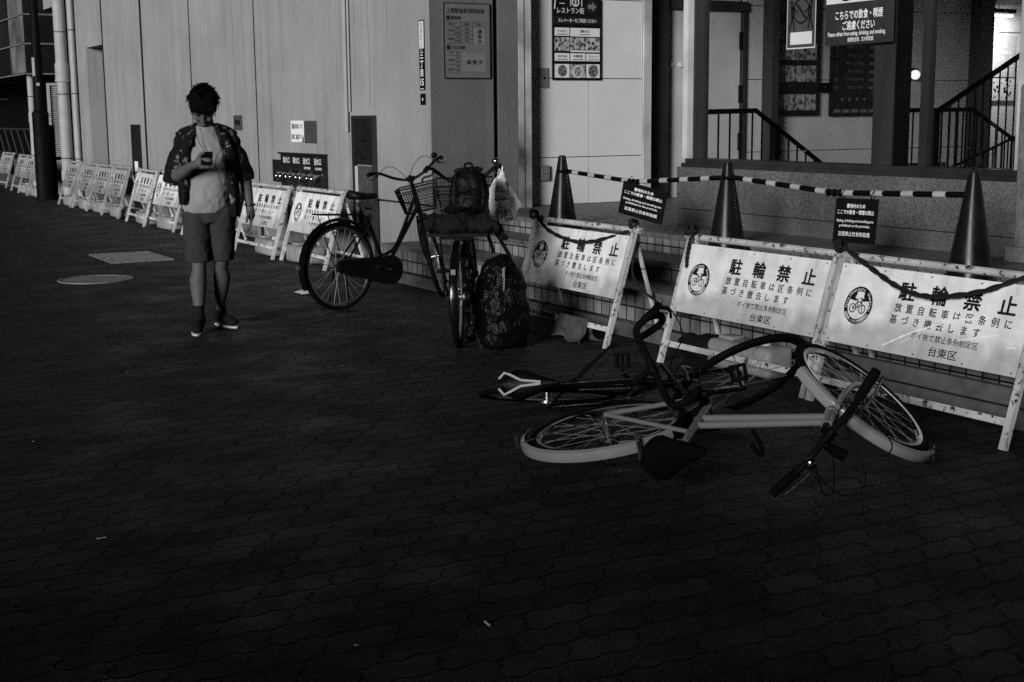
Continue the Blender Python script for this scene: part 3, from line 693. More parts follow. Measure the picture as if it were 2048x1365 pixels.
g = ['far no-parking sign partly covered by the dark lamp post', 'far no-parking sign, second to the left of the lamp post', 'far no-parking sign, third to the left of the lamp post', 'farthest no-parking sign at the left edge of the photo']
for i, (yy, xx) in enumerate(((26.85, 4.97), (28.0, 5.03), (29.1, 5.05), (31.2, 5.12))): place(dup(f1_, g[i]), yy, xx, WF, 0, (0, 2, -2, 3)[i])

for pts_, wd in (((( .33, .93), (.41, .80), (.48, .70), (.55, .62), (.63, .52), (.70, .475), (.78, .44)), .0045), (((.70, .72), (.80, .64), (.88, .58)), .003), (((.42, .86), (.47, .78)), .002), (((.93, .70), (.97, .69)), .004)):
    b = MB(lean); pw0 = W1 - .07; q = bez([(-pw0 / 2 + pw0 * fx, -.0205, .722 - .404 * fz) for fx, fz in pts_], 5); rn = random.Random(9); vs = []
    for i, p_ in enumerate(q): ww = wd * (.4 + .9 * rn.random()); vs += [(p_.x, p_.y, p_.z + ww), (p_.x + ww * .5, p_.y, p_.z - ww)]
    b.add(vs, [(2 * i, 2 * i + 1, 2 * i + 3, 2 * i + 2) for i in range(len(q) - 1)]); b.build('scratch', M['bare'], [o for o in s3.children if o.name.startswith('sign_panel')][0], 0)
# plastic ballast tanks lying behind the signs
def tank(label, loc, rz, sx=.60):
    t = thing('ballast_tank', label, 'ballast tank', loc, rz, 'white ballast tanks behind the signs')
    b = MB(); b.rbox(-sx / 2, sx / 2, -.10, .10, 0, .17, .035); b.rbox(-sx / 2 + .05, -sx / 2 + .17, -.05, .05, .165, .19, .012); b.build('tank_body', M['tank'], t)
    b = MB(); b.tube([(sx / 2 - .12, 0, .16), (sx / 2 - .12, 0, .20)], .03, 12); b.build('filler_cap', M['gpaper'], t)
    b = MB()
    for k in range(3): b.box(-sx / 2 + .2 + k * .1, -sx / 2 + .215 + k * .1, -.103, .103, .03, .14)
    b.build('moulded_ribs', M['tank'], t, 0); return t
tk = tank('white plastic ballast tank behind the front wheel of the fallen pale bicycle', (4.93, 6.02, .005), -87, .52)
for (x, y, rz, lb) in ((4.98, 13.05, -84, 'clean white ballast tank behind the sign at the city bicycle wheel'), (4.97, 14.05, -91, "ballast tank below the sign beside the man's hand"), (5.0, 16.6, -88, "ballast tank low behind the man's left leg"),
        (5.02, 18.1, -86, "ballast tank under the sign left of the man's elbow"), (5.0, 19.2, -93, 'ballast tank under the sign by the narrow dark board'), (5.02, 20.75, -90, 'ballast tank under the right end sign of the row of four'),
        (5.05, 21.95, -86, 'ballast tank under the second sign of the row of four'), (5.03, 22.95, -92, 'ballast tank under the third sign of the row of four'), (5.02, 24.0, -88, 'ballast tank under the left end sign of the row of four'),
        (5.1, 27.4, -90, 'far ballast tank beside the lamp post foot'), (5.15, 28.9, -88, 'far ballast tank under the signs left of the lamp post')):
    d = dup(tk, lb); d.location = (x, y, .005); d.rotation_euler = (0, 0, rad(rz))

# ropes on the near signs
def rope(name, label, pts, r=.009, knots=()):
    b = MB(); q = bez(pts, 8)
    for s in (0, 1):
        w = []
        for i, p in enumerate(q):
            a = i * 1.1 + s * pi; w.append(p + Vector((cos(a), sin(a), cos(a)))* r * .42)
        b.tube(w, r * .72, 6)
    for k in knots:
        k = Vector(k); b.ring(k, r * 2.3, r * .8, 'y', 14, 6); b.ring(k + Vector((0, r * 1.7, 0)), r * 2.2, r * .8, 'y', 14, 6); b.ball(k + Vector((-r * 1.6, r, r * 1.8)), (r * 1.5, r * 1.9, r * 1.4), None, 10, 7); b.tube(bez([k + Vector((-r * 2, 0, r * 2)), k + Vector((-r * 3, -r * 2, r * 3.4)), k + Vector((-r * 4, -r * 3, r * 1.5))], 4), r * .6, 5)
    o = b.build(name, M['rope'], None); return tag(o, label, 'rope', 'black ropes tied to the signs')
rope('rope', 'black rope sagging in one long curve across the sign at the right edge', [(4.90, 5.25, .775), (4.86, 5.0, .685), (4.80, 4.75, .622), (4.79, 4.55, .605), (4.82, 4.3, .65), (4.88, 4.1, .73), (4.9, 3.9, .78)], .012, [(4.905, 5.27, .775)])
rope('rope', 'black rope looped under the top rail of the sign beside the black bag', [(4.91, 8.36, .765), (4.86, 8.1, .67), (4.83, 7.75, .625), (4.84, 7.5, .64), (4.90, 7.2, .72), (4.92, 7.13, .765)], .012, [(4.905, 8.36, .76), (4.915, 7.14, .765)])
rope('rope', 'thin second rope behind the loop on the sign beside the black bag', [(4.94, 8.33, .75), (4.93, 8.05, .695), (4.925, 7.8, .69), (4.93, 7.6, .715), (4.92, 7.3, .745)], .009)
rope('rope', 'short rope end hanging straight down onto the emblem of the middle sign', [(4.89, 6.50, .78), (4.855, 6.49, .70), (4.835, 6.485, .62), (4.825, 6.475, .565)], .010, [(4.905, 6.50, .772), (4.905, 6.56, .765)])
rope('rope', 'dark and light twisted rope drooping between the black bag sign and the middle sign', [(4.92, 7.10, .75), (4.87, 7.09, .45), (4.95, 6.95, .30), (5.02, 6.80, .235), (5.05, 6.66, .27), (4.93, 6.58, .5), (4.91, 6.56, .76)], .008)
def drape(n=22, m=18):
    b = MB(); vs = []; fs = []; rn = random.Random(5); ph_ = [rn.uniform(0, 6) for _ in range(8)]
    for i in range(n + 1):
        u = i / n; yy = 7.72 - .36 * u
        for j in range(m + 1):
            v = j / m * 2 - 1; f = abs(v); drop = .165 * f ** 1.1 * (1 + .25 * sin(5 * u + ph_[0]))
            x = 4.715 + v * .035 + (-.05 if v < 0 else .07) * f ** 2 + .02 * f * sin(13 * u + ph_[1] + 2 * v) + .012 * f * sin(27 * u + ph_[2])
            vs.append((x, yy + .03 * f * sin(9 * v + ph_[3] + 3 * u), max(.008, .148 - drop + .012 * sin(17 * u + 4 * v) * f)))
    for i in range(n):
        for j in range(m): a = i * (m + 1) + j; fs.append((a, a + 1, a + m + 2, a + m + 1))
    b.add(vs, fs); return b
rg = drape().build('rag', M['cloth'], None, 80); sdm = rg.modifiers.new('thick', 'SOLIDIFY'); sdm.thickness = .006
tag(rg, 'crumpled grey rag draped over the lower bar of the sign beside the black bag', 'rag')
b = MB(); b.box(5.0, 5.05, 4.0, 5.5, .12, .20); b.build('timber', M['kerb'], None, 0); tag(bpy.data.objects['timber'], 'long weathered timber resting behind the sign at the right edge', 'timber')
b = MB(); b.ball((4.93, 6.45, .09), (.11, .2, .08)); b.ball((4.95, 6.3, .08), (.1, .14, .07)); tag(remesh(b, 'rag', M['dcloth'], None, .015, 5, (.05, .08)), 'dark cloth heap behind the left leg of the middle sign', 'rag')

# ================================================================ CONES AND BARS
def make_cone(loc, label):
    t = thing('traffic_cone', label, 'cone', loc, 0, 'dark traffic cones on the entrance steps')
    b = MB(); b.lathe([(.0, .03), (.155, .03), (.15, .045), (.118, .16), (.032, .66), (.026, .68), (.012, .684)], seg=28); b.build('cone_body', M['cone'], t)
    b = MB(); b.rbox(-.185, .185, -.185, .185, 0, .034, .012); b.build('cone_base', M['rubber'], t); return t
c1 = make_cone((5.715, 9.31, .452), 'dark traffic cone farthest left, in front of the pale panels'); 
cones = [c1]
for y, lb in ((7.23, 'dark middle traffic cone in front of the left end of the low wall'), (5.16, 'dark traffic cone nearest the right edge, before the stone pier')):
    d = dup(c1, lb); d.location = (5.715, y, .452); cones.append(d)
def cone_bar(label, pts):
    t = thing('cone_bar', label, 'barrier bar', (0, 0, 0), 0, 'striped bars hung between the cones')
    q = []; P = [Vector(p) for p in pts]
    L = sum((P[i + 1] - P[i]).length for i in range(len(P) - 1)); n = 17
    def at(u):
        d = u * L
        for i in range(len(P) - 1):
            l = (P[i + 1] - P[i]).length
            if d <= l: return P[i].lerp(P[i + 1], d / l)
            d -= l
        return P[-1]
    b = MB(); b.tube(P, .0165, 10); bar = b.build('bar', M['black'], t)
    for k in range(n):
        if k % 2: MB().tube([at((k + .12) / n), at((k + .88) / n)], .0182, 10).build('reflective_band', M['wtape'], bar)
    for p in (P[0], P[-1]): MB().ring((5.715, p.y, p.z), .058, .009, 'z', 22, 6).build('end_ring', M['black'], t)
    m = P[len(P) // 2]
    for k in (-.05, .0, .05): MB().ring(m + Vector((0, k, 0)), .018, .006, 'y', 14, 6).build('joint_collar', M['black'], t)
cone_bar('black and white striped bar from the left cone to the middle cone', [(5.715, 9.31 - .04, 1.015), (5.70, 8.30, .965), (5.715, 7.23 + .05, 1.03)])
cone_bar('black and white striped bar from the middle cone to the right cone', [(5.715, 7.23 - .05, 1.035), (5.70, 6.2, .978), (5.715, 5.16 + .05, 1.01)])
def hang_sign(label, loc, rz, tilt, w, h):
    t = thing('hanging_sign', label, 'sign', loc, rz, 'black notices hung from the striped bars')
    R = Matrix.Rotation(tilt, 3, 'Y'); R2 = Matrix.Rotation(rad(-6), 3, 'X')
    xf = lambda p: R @ (R2 @ p)
    b = MB(xf); b.box(-w / 2, w / 2, 0, .004, -h - .02, -.02); p = b.build('sign_board', M['bsign'], t, 0)
    y = -.002
    for body, z, ww, s, bo in (('敷地内のため', .17, .43, .105, .02), ('ここでの飲食・喫煙は禁止', .31, .86, .105, .02), ('Eating, drinking and smoking are', .50, .86, .085, .015), ('prohibited on the premises.', .61, .72, .085, .015), ('这里禁止饮食和吸烟', .80, .74, .11, .012)):
        MB(xf).text(body, h * s, 0, -.02 - h * z, y, w * ww, bo).build('lettering', M['wink'], p, 0)
    b = MB(xf)
    for x in (-w * .35, w * .35): b.tube([(x, .0, -.03), (x, -.012, .0), (x, .01, .028), (x, .025, .0), (x, .004, -.03)], .003, 5)
    b.build('cord', M['black'], t); return t
hang_sign('black no eating and smoking notice hanging askew from the left striped bar', (5.675, 8.11, .962), -83, rad(8), .47, .235)
hang_sign('black no eating and smoking notice hanging level from the right striped bar', (5.675, 5.98, .975), -92, rad(-1.2), .36, .258)

# ================================================================ NOTICES AND FITTINGS
def board(name, label, cat, loc, rz, w, h, m, d=.012, group=None, pname='board'):
    t = thing(name, label, cat, loc, rz, group); b = MB(); b.box(-w / 2, w / 2, -d, 0, -h / 2, h / 2); p = b.build(pname, M[m], t, 0); return t, p, -d - .0015
# address plate
t, p, y = board('address_plate', 'narrow vertical dark street address plate reading 15 near the wall corner', 'sign', (XW - .002, 11.405, 1.99), -90, .105, .62, 'bsign', .006)
b = MB(); b.box(-.045, .045, y, -.0061, .06, .30); b.build('glare_field', M['lbox'], p, 0)  # bright reflection on the plate's upper part, painted as a white patch
L = MB(); L.text('台東区上野', .052, 0, .27, y - .001, None, .01, 0, 1, 'c', True); L.build('small_lettering', M['gink'], p, 0)
L = MB(); L.text('三丁目', .072, 0, .0, y, None, .02, 0, 1, 'c', True); L.text('15', .085, 0, -.235, y, None, .02); L.box(-.035, .035, y - .001, y, -.30, -.294); L.build('lettering', M['wink'], p, 0)
t, p, y = board('small_plate', 'small square dark plate just below the address plate', 'sign', (XW - .002, 11.40, 1.60), -90, .1, .1, 'bsign', .006); L = MB(); L.text('+', .06, 0, 0, y, None, .02); L.build('mark', M['wink'], p, 0)
# timetable on the end wall
t, p, y = board('timetable_board', 'framed first and last train timetable board on the shaded end wall', 'notice', (5.893, YC - .002, 2.115), 0, .475, .665, 'dull', .014)
b = MB(); 
for x0, x1, z0, z1 in ((-.2375, .2375, .3255, .3325), (-.2375, .2375, -.3325, -.3255), (-.2375, -.2305, -.3254, .3254), (.2305, .2375, -.3254, .3254)): b.box(x0, x1, -.02, -.0142, z0, z1)
b.build('frame', M['dsteel'], t, 0)
for a_ in (('上野駅始終発時刻表', .046, -.01, .262, y, .385, .016), ('銀座線', .034, -.11, .2, y, .1, .018), ('日比谷線', .034, -.085, -.06, y, .13, .018)): MB().text(*a_).build('heading_lettering', M['ink'], p, 0)
L = MB()
for zz in (.2, -.06): L.box(-.205, -.168, y - .0006, y, zz - .019, zz + .019)
for i, zz in enumerate((.163, .127, .09, .052, .014, -.025)): L.box(-.2, .19 if i < 2 else .06, y - .0005, y, zz - .0012, zz + .0012)
for xx in (-.13, -.06, .058): L.box(xx - .001, xx + .001, y - .0006, y, -.025, .163)
for i, zz in enumerate((-.095, -.13, -.175, -.21, -.25, -.285)): L.box(-.2, -.06, y - .0005, y, zz - .0012, zz + .0012)
L.text('行先', .022, -.165, .145, y); L.text('始発', .022, 0, .145, y); L.text('終発', .022, .12, .145, y); L.text('渋谷', .022, -.165, .088, y); L.text('浅草', .022, -.165, .014, y)
for i, s_ in enumerate(('5:01', '5:06', '5:15', '5:15')): L.text(s_, .026, 0, .108 - i * .037, y); L.text('平日' if i % 2 == 0 else '土休日', .02, -.095, .108 - i * .037, y)
L.text('月', .02, -.16, -.112, y); L.text('中目黒', .02, -.165, -.172, y); L.text('北千住', .02, -.165, -.255, y)
for i in range(5): L.text('平日' if i % 2 else '土休', .018, -.095, -.112 - i * .038, y)
L.build('lettering', M['ink'], p, 0)
for (x0, x1, z0, z1, body, v) in ((.07, .19, -.035, .115, '調整中', True), (-.045, .19, -.275, -.105, '調整中', False)):
    b = MB(); b.box(x0, x1, y - .003, y - .001, z0, z1); q = b.build('pasted_notice', M['dull2'], p, 0); q['label'] = 'small pasted notice sheet'
    L = MB(); 
    if v: L.text(body, .042, (x0 + x1) / 2, z1 - .032, y - .0045, None, .014, 0, 1, 'c', True)
    else: L.text('調 整 中', .042, (x0 + x1) / 2, (z0 + z1) / 2, y - .0045, .16, .014)
    L.build('lettering', M['ink'], q, 0)
# restaurant directory on the pale panels
t, p, y = board('restaurant_directory', 'tall black restaurant directory with food photographs on the pale panels', 'sign', (7.19, 11.448, 2.16), 0, .55, .76, 'bsign', .02)
zb = -.38
MB().text('レストラン街', .062, -.075, zb + .648, y, .30, .008).build('title_lettering', M['lbox'], p, 0); MB().text('エレベーターをご利用ください', .040, 0, zb + .556, y - .001, .43, .014).build('guide_lettering', M['lbox'], p, 0)
L = MB(); L.annulus(-.02, zb + .728, .030, .042, y); L.box(-.028, -.022, y, y + .001, zb + .70, zb + .75); L.box(-.018, -.012, y, y + .001, zb + .70, zb + .75)
for x in (-.075, .05): L.box(x - .004, x + .004, y, y + .001, zb + .69, zb + .758)
L.box(-.2, -.14, y, y + .001, zb + .71, zb + .716); L.bar2(-.245, zb + .755, -.255, zb + .66, .012, y, y + .001); L.build('cutlery_icon', M['lbox'], p, 0)
b = MB(); b.disc(.165, zb + .69, .066, y, y + .0013); q = b.build('arrow_disc', M['hpanel'], p, 0)
b = MB(); b.prism([(.12, zb + .670), (.168, zb + .670), (.168, zb + .646), (.215, zb + .69), (.168, zb + .734), (.168, zb + .710), (.12, zb + .710)], y - .002, y - .001); b.build('arrow', M['louver'], q, 0)
b = MB(); b.box(-.27, .27, y + .0005, y + .001, zb + .52, zb + .592); b.build('dark_band', M['hpanel'], p, 0)
for (x0, x1, z0, z1, kind) in ((-.255, -.09, .412, .488, 0), (-.08, .255, .408, .488, 0), (-.08, .255, .262, .278, 0), (-.255, -.09, .177, .25, 0), (-.08, .09, .177, .25, 0), (.1, .255, .177, .248, 0), (-.255, -.09, .02, .148, 0), (-.08, .09, .02, .148, 1), (.1, .255, .02, .148, 0), (-.255, -.09, .272, .398, 1), (-.08, .255, .282, .398, 1)):
    MB().box(x0, x1, y, y + .001, zb + z0, zb + z1).build('food_photograph' if kind else 'menu_label', M['food' if kind else 'lbox'], p, 0)
for x, r in ((-.17, .052), (.18, .058)): MB().disc(x, zb + .084, r, y - .001, y - .0005, 20, 1.05).build('dish', M['food2'], p, 0)
b = MB(); b.annulus(.005, zb + .08, .05, .062, y - .0015, n=24); b.build('plate', M['lbox'], p, 0)
b = MB(); b.box(-.19, -.13, y - .001, y - .0005, zb + .285, zb + .325); b.build('price_tag', M['gink'], p, 0)
for x, z, s_ in ((-.17, .458, 'とんかつ'), (.085, .458, '銀座 めん'), (-.17, .222, 'TRATTORIA'), (.005, .222, '中華料理'), (.18, .222, 'カレー')):
    L = MB(); L.text(s_, .028, x, zb + z, y - .0012, .10, .012); L.box(x - .06, x + .06, y - .001, y - .0006, zb + z - .034, zb + z - .028); L.build('menu_lettering', M['ink'], p, 0)
t, p, y = board('switch_plate', 'small grey metal key switch plate on the pale panels', 'switch', (6.823, 11.448, 1.797), 0, .095, .185, 'louver', .012); b = MB(); b.tube([(0, y, .0), (0, y - .006, 0)], .012, 10); b.build('key_hole', M['black'], p)
t = thing('intercom_box', 'small grey rounded box low on the pale panels', 'box', (6.824, 11.448, .897)); b = MB(); b.rbox(-.052, .052, -.035, -.0, -.075, .075, .014); b.build('box_body', M['louver'], t); b = MB(); b.box(-.035, .035, -.037, -.0345, -.01, -.004); b.build('slot', M['black'], t, 0)

# notice plate, grey plate, fire inlet panel on the facade (labels face the street)
t, p, y = board('notice_plate', 'rusty edged white notice plate above the fire hose inlets', 'sign', (XW - .014, 14.565, 1.295), -90, .39, .235, 'paper', .008)
L = MB(); L.text('消防水利につき', .062, 0, .055, y, .33, .012); L.text('駐車ご遠慮下さい', .062, 0, -.06, y, .34, .012); L.build('lettering', M['ink'], p, 0)
b = MB(); b.prism([(.14, -.116), (.194, -.116), (.194, -.05)], y - .001, y); b.build('folded_corner', M['ink'], p, 0)
t, p, y = board('blank_plate', 'blank dark grey plate beside the white notice plate', 'plate', (XW - .014, 14.18, 1.29), -90, .36, .24, 'greyp', .006)
b = MB(); 
for x, z in ((-.16, .1), (.16, .1), (-.16, -.1), (.16, -.1)): b.tube([(x, y + .001, z), (x, y - .003, z)], .006, 8)
b.build('screws', M['louver'], p)
t = thing('fire_hose_inlets', 'dark fire hose inlet panel with four chrome inlets on the concrete wall', 'fire inlet', (XW - .014, 14.55, .86), -90)
b = MB(); b.box(-.52, .83, -.03, 0, -.19, .18); b.box(-.80, -.521, -.028, 0, -.14, .11); b.box(-.53, .84, -.06, 0, .181, .20); p = b.build('panel', M['hpanel'], t, 0)
L = MB()
for x, s_ in ((-.33, '採水口'), (-.02, '採水口'), (.29, '送水口'), (.62, '送水口')): L.text(s_, .075, x, .115, -.032, .2, .012)
for x in (.31, .64): L.text('消防隊専用', .03, x, .04, -.032, .19, .01)
L.build('lettering', M['wink'], p, 0)
for x in (-.33, -.02, .29, .62):
    b = MB()
    for dx in (-.065, .065): b.tube([(x + dx, -.03, -.02), (x + dx, -.06, -.035), (x + dx, -.12, -.06), (x + dx, -.125, -.06)], [.034, .03, .04, .04], 14); b.ball((x + dx, -.128, -.061), .03, None, 12, 7)
    b.build('hose_inlet', M['chrome'], t)
    b = MB(); b.tube(bez([(x - .06, -.12, -.09), (x - .03, -.10, -.2), (x + .02, -.09, -.26), (x + .05, -.1, -.17), (x + .06, -.12, -.09)], 6), .003, 5); b.build('chain', M['dchrome'], t)
# tall dark notice stand against the wall
t = thing('notice_stand', 'tall dark free standing notice board with prohibition discs against the wall', 'notice stand', (5.505, 12.72, 0), -90)
b = MB()
for x in (-.25, .25): b.box(x - .018, x + .018, -.02, .02, 0, 1.46)
b.box(-.232, .232, -.02, .02, 1.43, 1.46); b.box(-.232, .232, -.02, .02, .30, .33); b.box(-.27, -.233, -.15, -.021, 0, .02); b.box(.233, .27, -.15, -.021, 0, .02); b.build('frame', M['dsteel'], t, 0)
b = MB(); b.box(-.231, .231, -.008, .008, .98, 1.429); p = b.build('upper_panel', M['hpanel'], t, 0)
b = MB(); b.disc(.0, 1.305, .105, -.011, -.0085); b.disc(0, 1.12, .1, -.011, -.0085)
for k in range(4): b.bar2(-.14 + k * .05, .99, -.17 + k * .06, 1.06, .02, -.011, -.0085)
b.build('prohibition_discs', M['ink'], p, 0)
b = MB(); b.box(-.225, -.15, -.010, -.004, .33, .96); q = b.build('pale_strip', M['gpaper'], t, 0)
b = MB(); b.box(-.14, .231, -.014, .0, .55, .965); b.box(-.10, .2, -.05, -.0145, .56, .60); b.build('lower_box', M['greyp'], t, 0)
# narrow board and small plates further along
t = thing('narrow_board', 'narrow tall dark board with two white labels against the far wall', 'notice stand', (5.507, 21.52, 0), -90)
b = MB(); b.box(-.22, .22, -.02, .02, .0, 1.36); p = b.build('board', M['hpanel'], t, 0); b = MB(); b.box(-.07, .13, -.0225, -.0205, .64, .80); b.box(-.07, .13, -.0225, -.0205, .45, .61); b.build('white_labels', M['paper'], p, 0)
t, p, y = board('small_wall_plate', "small dark wall plate half hidden behind the man's shoulder", 'plate', (XW - .014, 16.6, 1.39), -90, .30, .18, 'greyp'); b = MB(); b.box(-.1, .1, y, y + .001, -.03, .03); b.build('faded_label', M['hpanel'], p, 0)
t, p, y = board('pale_wall_patch', 'pale rectangular plate low on the wall beside the recessed door', 'plate', (XW - .002, 22.75, .87), -90, .50, .30, 'pipe'); b = MB(); b.box(-.2, .2, y, y + .001, -.1, -.09); b.build('seam', M['louver'], p, 0)
t = thing('thin_post', 'thin dark post standing in front of the big drainpipe', 'post', (5.2, 26.35, 0)); b = MB(); b.box(-.06, .06, -.03, .03, 0, 1.35); b.build('post_shaft', M['dpole'], t, 0); b = MB(); b.box(-.09, .09, -.06, .06, 0, .03); b.build('foot', M['dpole'], t, 0)

# window stickers
t, p, y = board('no_eating_sign', 'large black and white no eating, drinking or smoking sign fixed to the glazing', 'sign', (6.60, 6.99, 2.125), -90, .635, .455, 'lbox', .003)
b = MB(); b.box(-.32, .32, y, -.0031, -.23, .045); q = b.build('dark_field', M['midgrey'], p, 0)
L = MB(); L.text('こちらでの飲食・喫煙', .064, .0, -.035, y - .002, .44, .016); L.text('ご遠慮ください', .064, .0, -.105, y - .002, .30, .016); L.text('Please refrain from eating, drinking, and smoking.', .04, -.02, -.155, y - .002, .54, .012); L.text('请避免进食、饮水和吸烟', .032, .02, -.198, y - .002, .24, .006); L.build('lettering', M['wink'], q, 0)
L = MB()
for x in (-.125, .135): L.annulus(x, .15, .075, .094, y - .0015); L.bar2(x - .055, .205, x + .055, .095, .018, y - .002, y - .0012)
L.box(.10, .165, y - .0018, y - .001, .115, .16); L.bar2(-.125, .09, -.125, .17, .012, y - .002, y - .0012); L.build('prohibition_rings', M['ink'], p, 0)
t, p, y = board('no_dumping_poster', 'grey poster of two figures and a slashed ring taped inside the glass', 'poster', (6.663, 7.63, 2.115), -90, .30, .44, 'greyp', .003)
b = MB()
for a in ((-.15, .15, .214, .22), (-.15, .15, -.22, -.212), (-.15, -.145, -.212, .215), (.145, .15, -.212, .215)): b.box(a[0], a[1], y, y + .001, a[2], a[3])
b.build('white_border', M['lbox'], p, 0)
L = MB(); L.annulus(0, .04, .075, .09, y, n=32); L.bar2(-.05, .09, .055, -.02, .018, y - .001, y - .0004)
for s in (-1, 1):
    x = s * .092; L.disc(x + .01 * s, .10, .017, y - .0008, y - .0002, 14); L.bar2(x, .08, x - s * .005, .0, .04, y - .0008, y - .0002); L.bar2(x, .005, x + s * .03, -.09, .016, y - .0008, y - .0002); L.bar2(x, .005, x - s * .02, -.09, .016, y - .0008, y - .0002); L.bar2(x, .065, x - s * .055, .03, .013, y - .0008, y - .0002)
L.text('ポイ捨て禁止', .034, 0, .178, y, .2, .012); L.build('pictogram', M['ink'], p, 0)
b = MB(); b.box(-.11, .115, y - .001, y, -.19, -.105); q = b.build('white_label', M['lbox'], p, 0)
# hall posters
t, p, y = board('photo_directory', 'tall black directory of small product photographs on the hall wall', 'sign', (10.12, 11.70, 2.12), 0, .70, 1.4, 'bsign', .03)
b = MB()
for r_, zz in enumerate((.40, .12, -.10, -.33, -.555)):
    for k in range(4):
        if r_ < 2 and k > 0: continue
        b.box(-.30 + k * .152, -.30 + k * .152 + .14, y, y + .001, zz - .07 + (-.02 if r_ == 4 else .06), zz + .10 + (-.02 if r_ == 4 else .06))
b.build('product_photographs', foodmat('faded_prints', 18, .02, .30), p, 0)
L = MB(); L.text('B1', .07, -.24, .62, y, None, .01); L.text('フロアガイド', .04, .1, .62, y, .3, .006); L.build('lettering', M['gink'], p, 0)
t, p, y = board('floor_guide', 'black floor guide listing 4, 3, 2, 1, B1 and B2 on the hall wall', 'sign', (11.0, 11.70, 1.83), 0, .74, .84, 'bsign', .03)
L = MB()
for i, s_ in enumerate(('4', '3', '2', '1', 'B1', 'B2')): L.text(s_, .055, -.29, .33 - i * .088, y, None, .004); L.text('食堂街 レストラン' if i < 2 else '雑貨 生活用品' if i < 4 else '食品売場', .035, -.02, .33 - i * .088, y, .22 if i % 2 else .26, .002); L.box(.19, .30, y - .0002, y, .315 - i * .088, .34 - i * .088)
for k in range(5): L.box(-.32 + k * .13, -.22 + k * .13, y - .0004, y, -.385, -.35)
for k in range(4): L.disc(-.2 + k * .11, -.24, .018, y - .0004, y, 12)
L.build('lettering', pm('faint_ink', .13, .6), p, 0)
t = thing('directory_bracket', 'dark horizontal bracket joining the two black directories', 'bracket', (10.55, 11.69, 1.72)); b = MB(); b.box(-.1, .1, -.02, 0, -.05, .05); b.build('bracket_plate', M['black'], t, 0); b = MB(); b.tube([(0, -.025, 0), (0, -.02, 0)], .012, 8); b.build('bolt', M['dsteel'], t)
# lit doorway posters
t = thing('lit_doorway', 'brightly lit white doorway wall at the right edge behind the railings', 'wall'); b = MB(); b.box(13.30, 16, 12.62, 12.7, .589, 3.39); b.build('white_wall', M['panel'], t, 0); b = MB(); b.box(13.3, 13.42, 12.56, 12.619, .589, 3.39); b.build('door_frame', M['hall'], t, 0)
t, p, y = board('blank_poster', 'blank bright white poster at the top of the lit doorway', 'poster', (14.48, 12.61, 2.62), 0, .40, .36, 'panel', .01); b = MB(); b.box(-.2, .2, y, y + .001, -.18, -.17); b.build('lower_edge', M['gink'], p, 0)
t, p, y = board('sales_poster', 'pale poster with small white lettering below the blank poster', 'poster', (14.40, 12.61, 2.14), 0, .42, .52, 'gpaper', .008); L = MB(); L.text('夏市の', .06, -.02, .13, y, .16, .01); L.text('みんなの市', .06, 0, .05, y, .25, .01); L.text('開催', .06, -.05, -.03, y, .12, .01); L.text('上野の夏のお買い物', .03, 0, -.13, y, .34, .005); L.text('毎日開催中', .03, 0, -.18, y, .34, .005); L.build('lettering', M['wink'], p, 0)
t, p, y = board('discount_poster', 'dark poster reading 40 behind the climbing railing', 'poster', (14.16, 11.95, 1.50), 0, .46, .40, 'bsign', .01); L = MB(); L.text('MAX', .05, 0, .13, y, .2, .01); L.text('40', .15, 0, .0, y, None, .02); L.text('%OFF', .05, 0, -.13, y, .24, .01); L.build('lettering', M['greyp'], p, 0)
b = MB(); b.box(-.01, .01, -.005, .01, -.9, -.2); b.box(-.12, .12, -.1, .1, -.912, -.9); b.build('poster_stand', M['black'], t, 0)
t, p, y = board('dotted_poster', 'white poster with dark dotted figures beside the discount poster', 'poster', (14.40, 12.60, 1.72), 0, .44, .28, 'panel', .008); b = MB()
for k in range(26): b.disc(random.uniform(-.19, .19), random.uniform(-.12, .12), random.uniform(.008, .022), y, y + .001, 8)
b.build('dots', M['ink'], p, 0)
for i, x in enumerate((11.55, 11.75, 11.95)):
    t = thing('floor_box', ('left', 'middle', 'right')[i] + ' one of three small dark boxes on the hall floor behind the railing', 'box', (x, 11.3, .589), 0, 'dark boxes on the hall floor'); b = MB(); b.rbox(-.055, .055, -.05, .05, 0, .28, .012); b.build('box_body', M['black'], t); b = MB(); b.box(-.06, .06, -.055, .055, .281, .29); b.build('lid', M['hpanel'], t, 0)
# litter
def litter(name, label, cat, loc, mb, m): o = mb.build(name, M[m]); o.location = loc; tag(o, label, cat); return o
b = MB(); b.tube([(-.028, .012, .005), (.0, 0, .005)], .0042, 8); b.tube([(.0, 0, .005), (.026, -.012, .005)], .0043, 8); o = litter('cigarette_butt', 'white cigarette butt on the dark paving near the bottom edge', 'cigarette butt', (1.79, 3.336, 0), b, 'lbox'); o.rotation_euler = (0, 0, rad(-62)); o.scale = (.55, .8, .8)
b = MB(); b.add([(-.02, -.012, .001), (.0, -.015, .005), (.022, -.01, .002), (.02, .012, .004), (-.002, .014, .001), (-.021, .01, .005)], [(0, 1, 4, 5), (1, 2, 3, 4)]); litter('paper_scrap', 'small printed paper scrap on the paving at the lower left', 'litter', (1.023, 4.755, 0), b, 'gpaper').scale = (.8, .8, 1)
b = MB(); b.add([(-.08, -.1, .006), (.05, -.12, .012), (.09, .02, .007), (.02, .12, .02), (-.09, .06, .009), (0, 0, .025)], [(0, 1, 5), (1, 2, 5), (2, 3, 5), (3, 4, 5), (4, 0, 5)]); litter('crumpled_paper', 'crumpled pale paper on the ground behind the city bicycle wheel', 'litter', (4.1, 10.75, .004), b, 'paper')
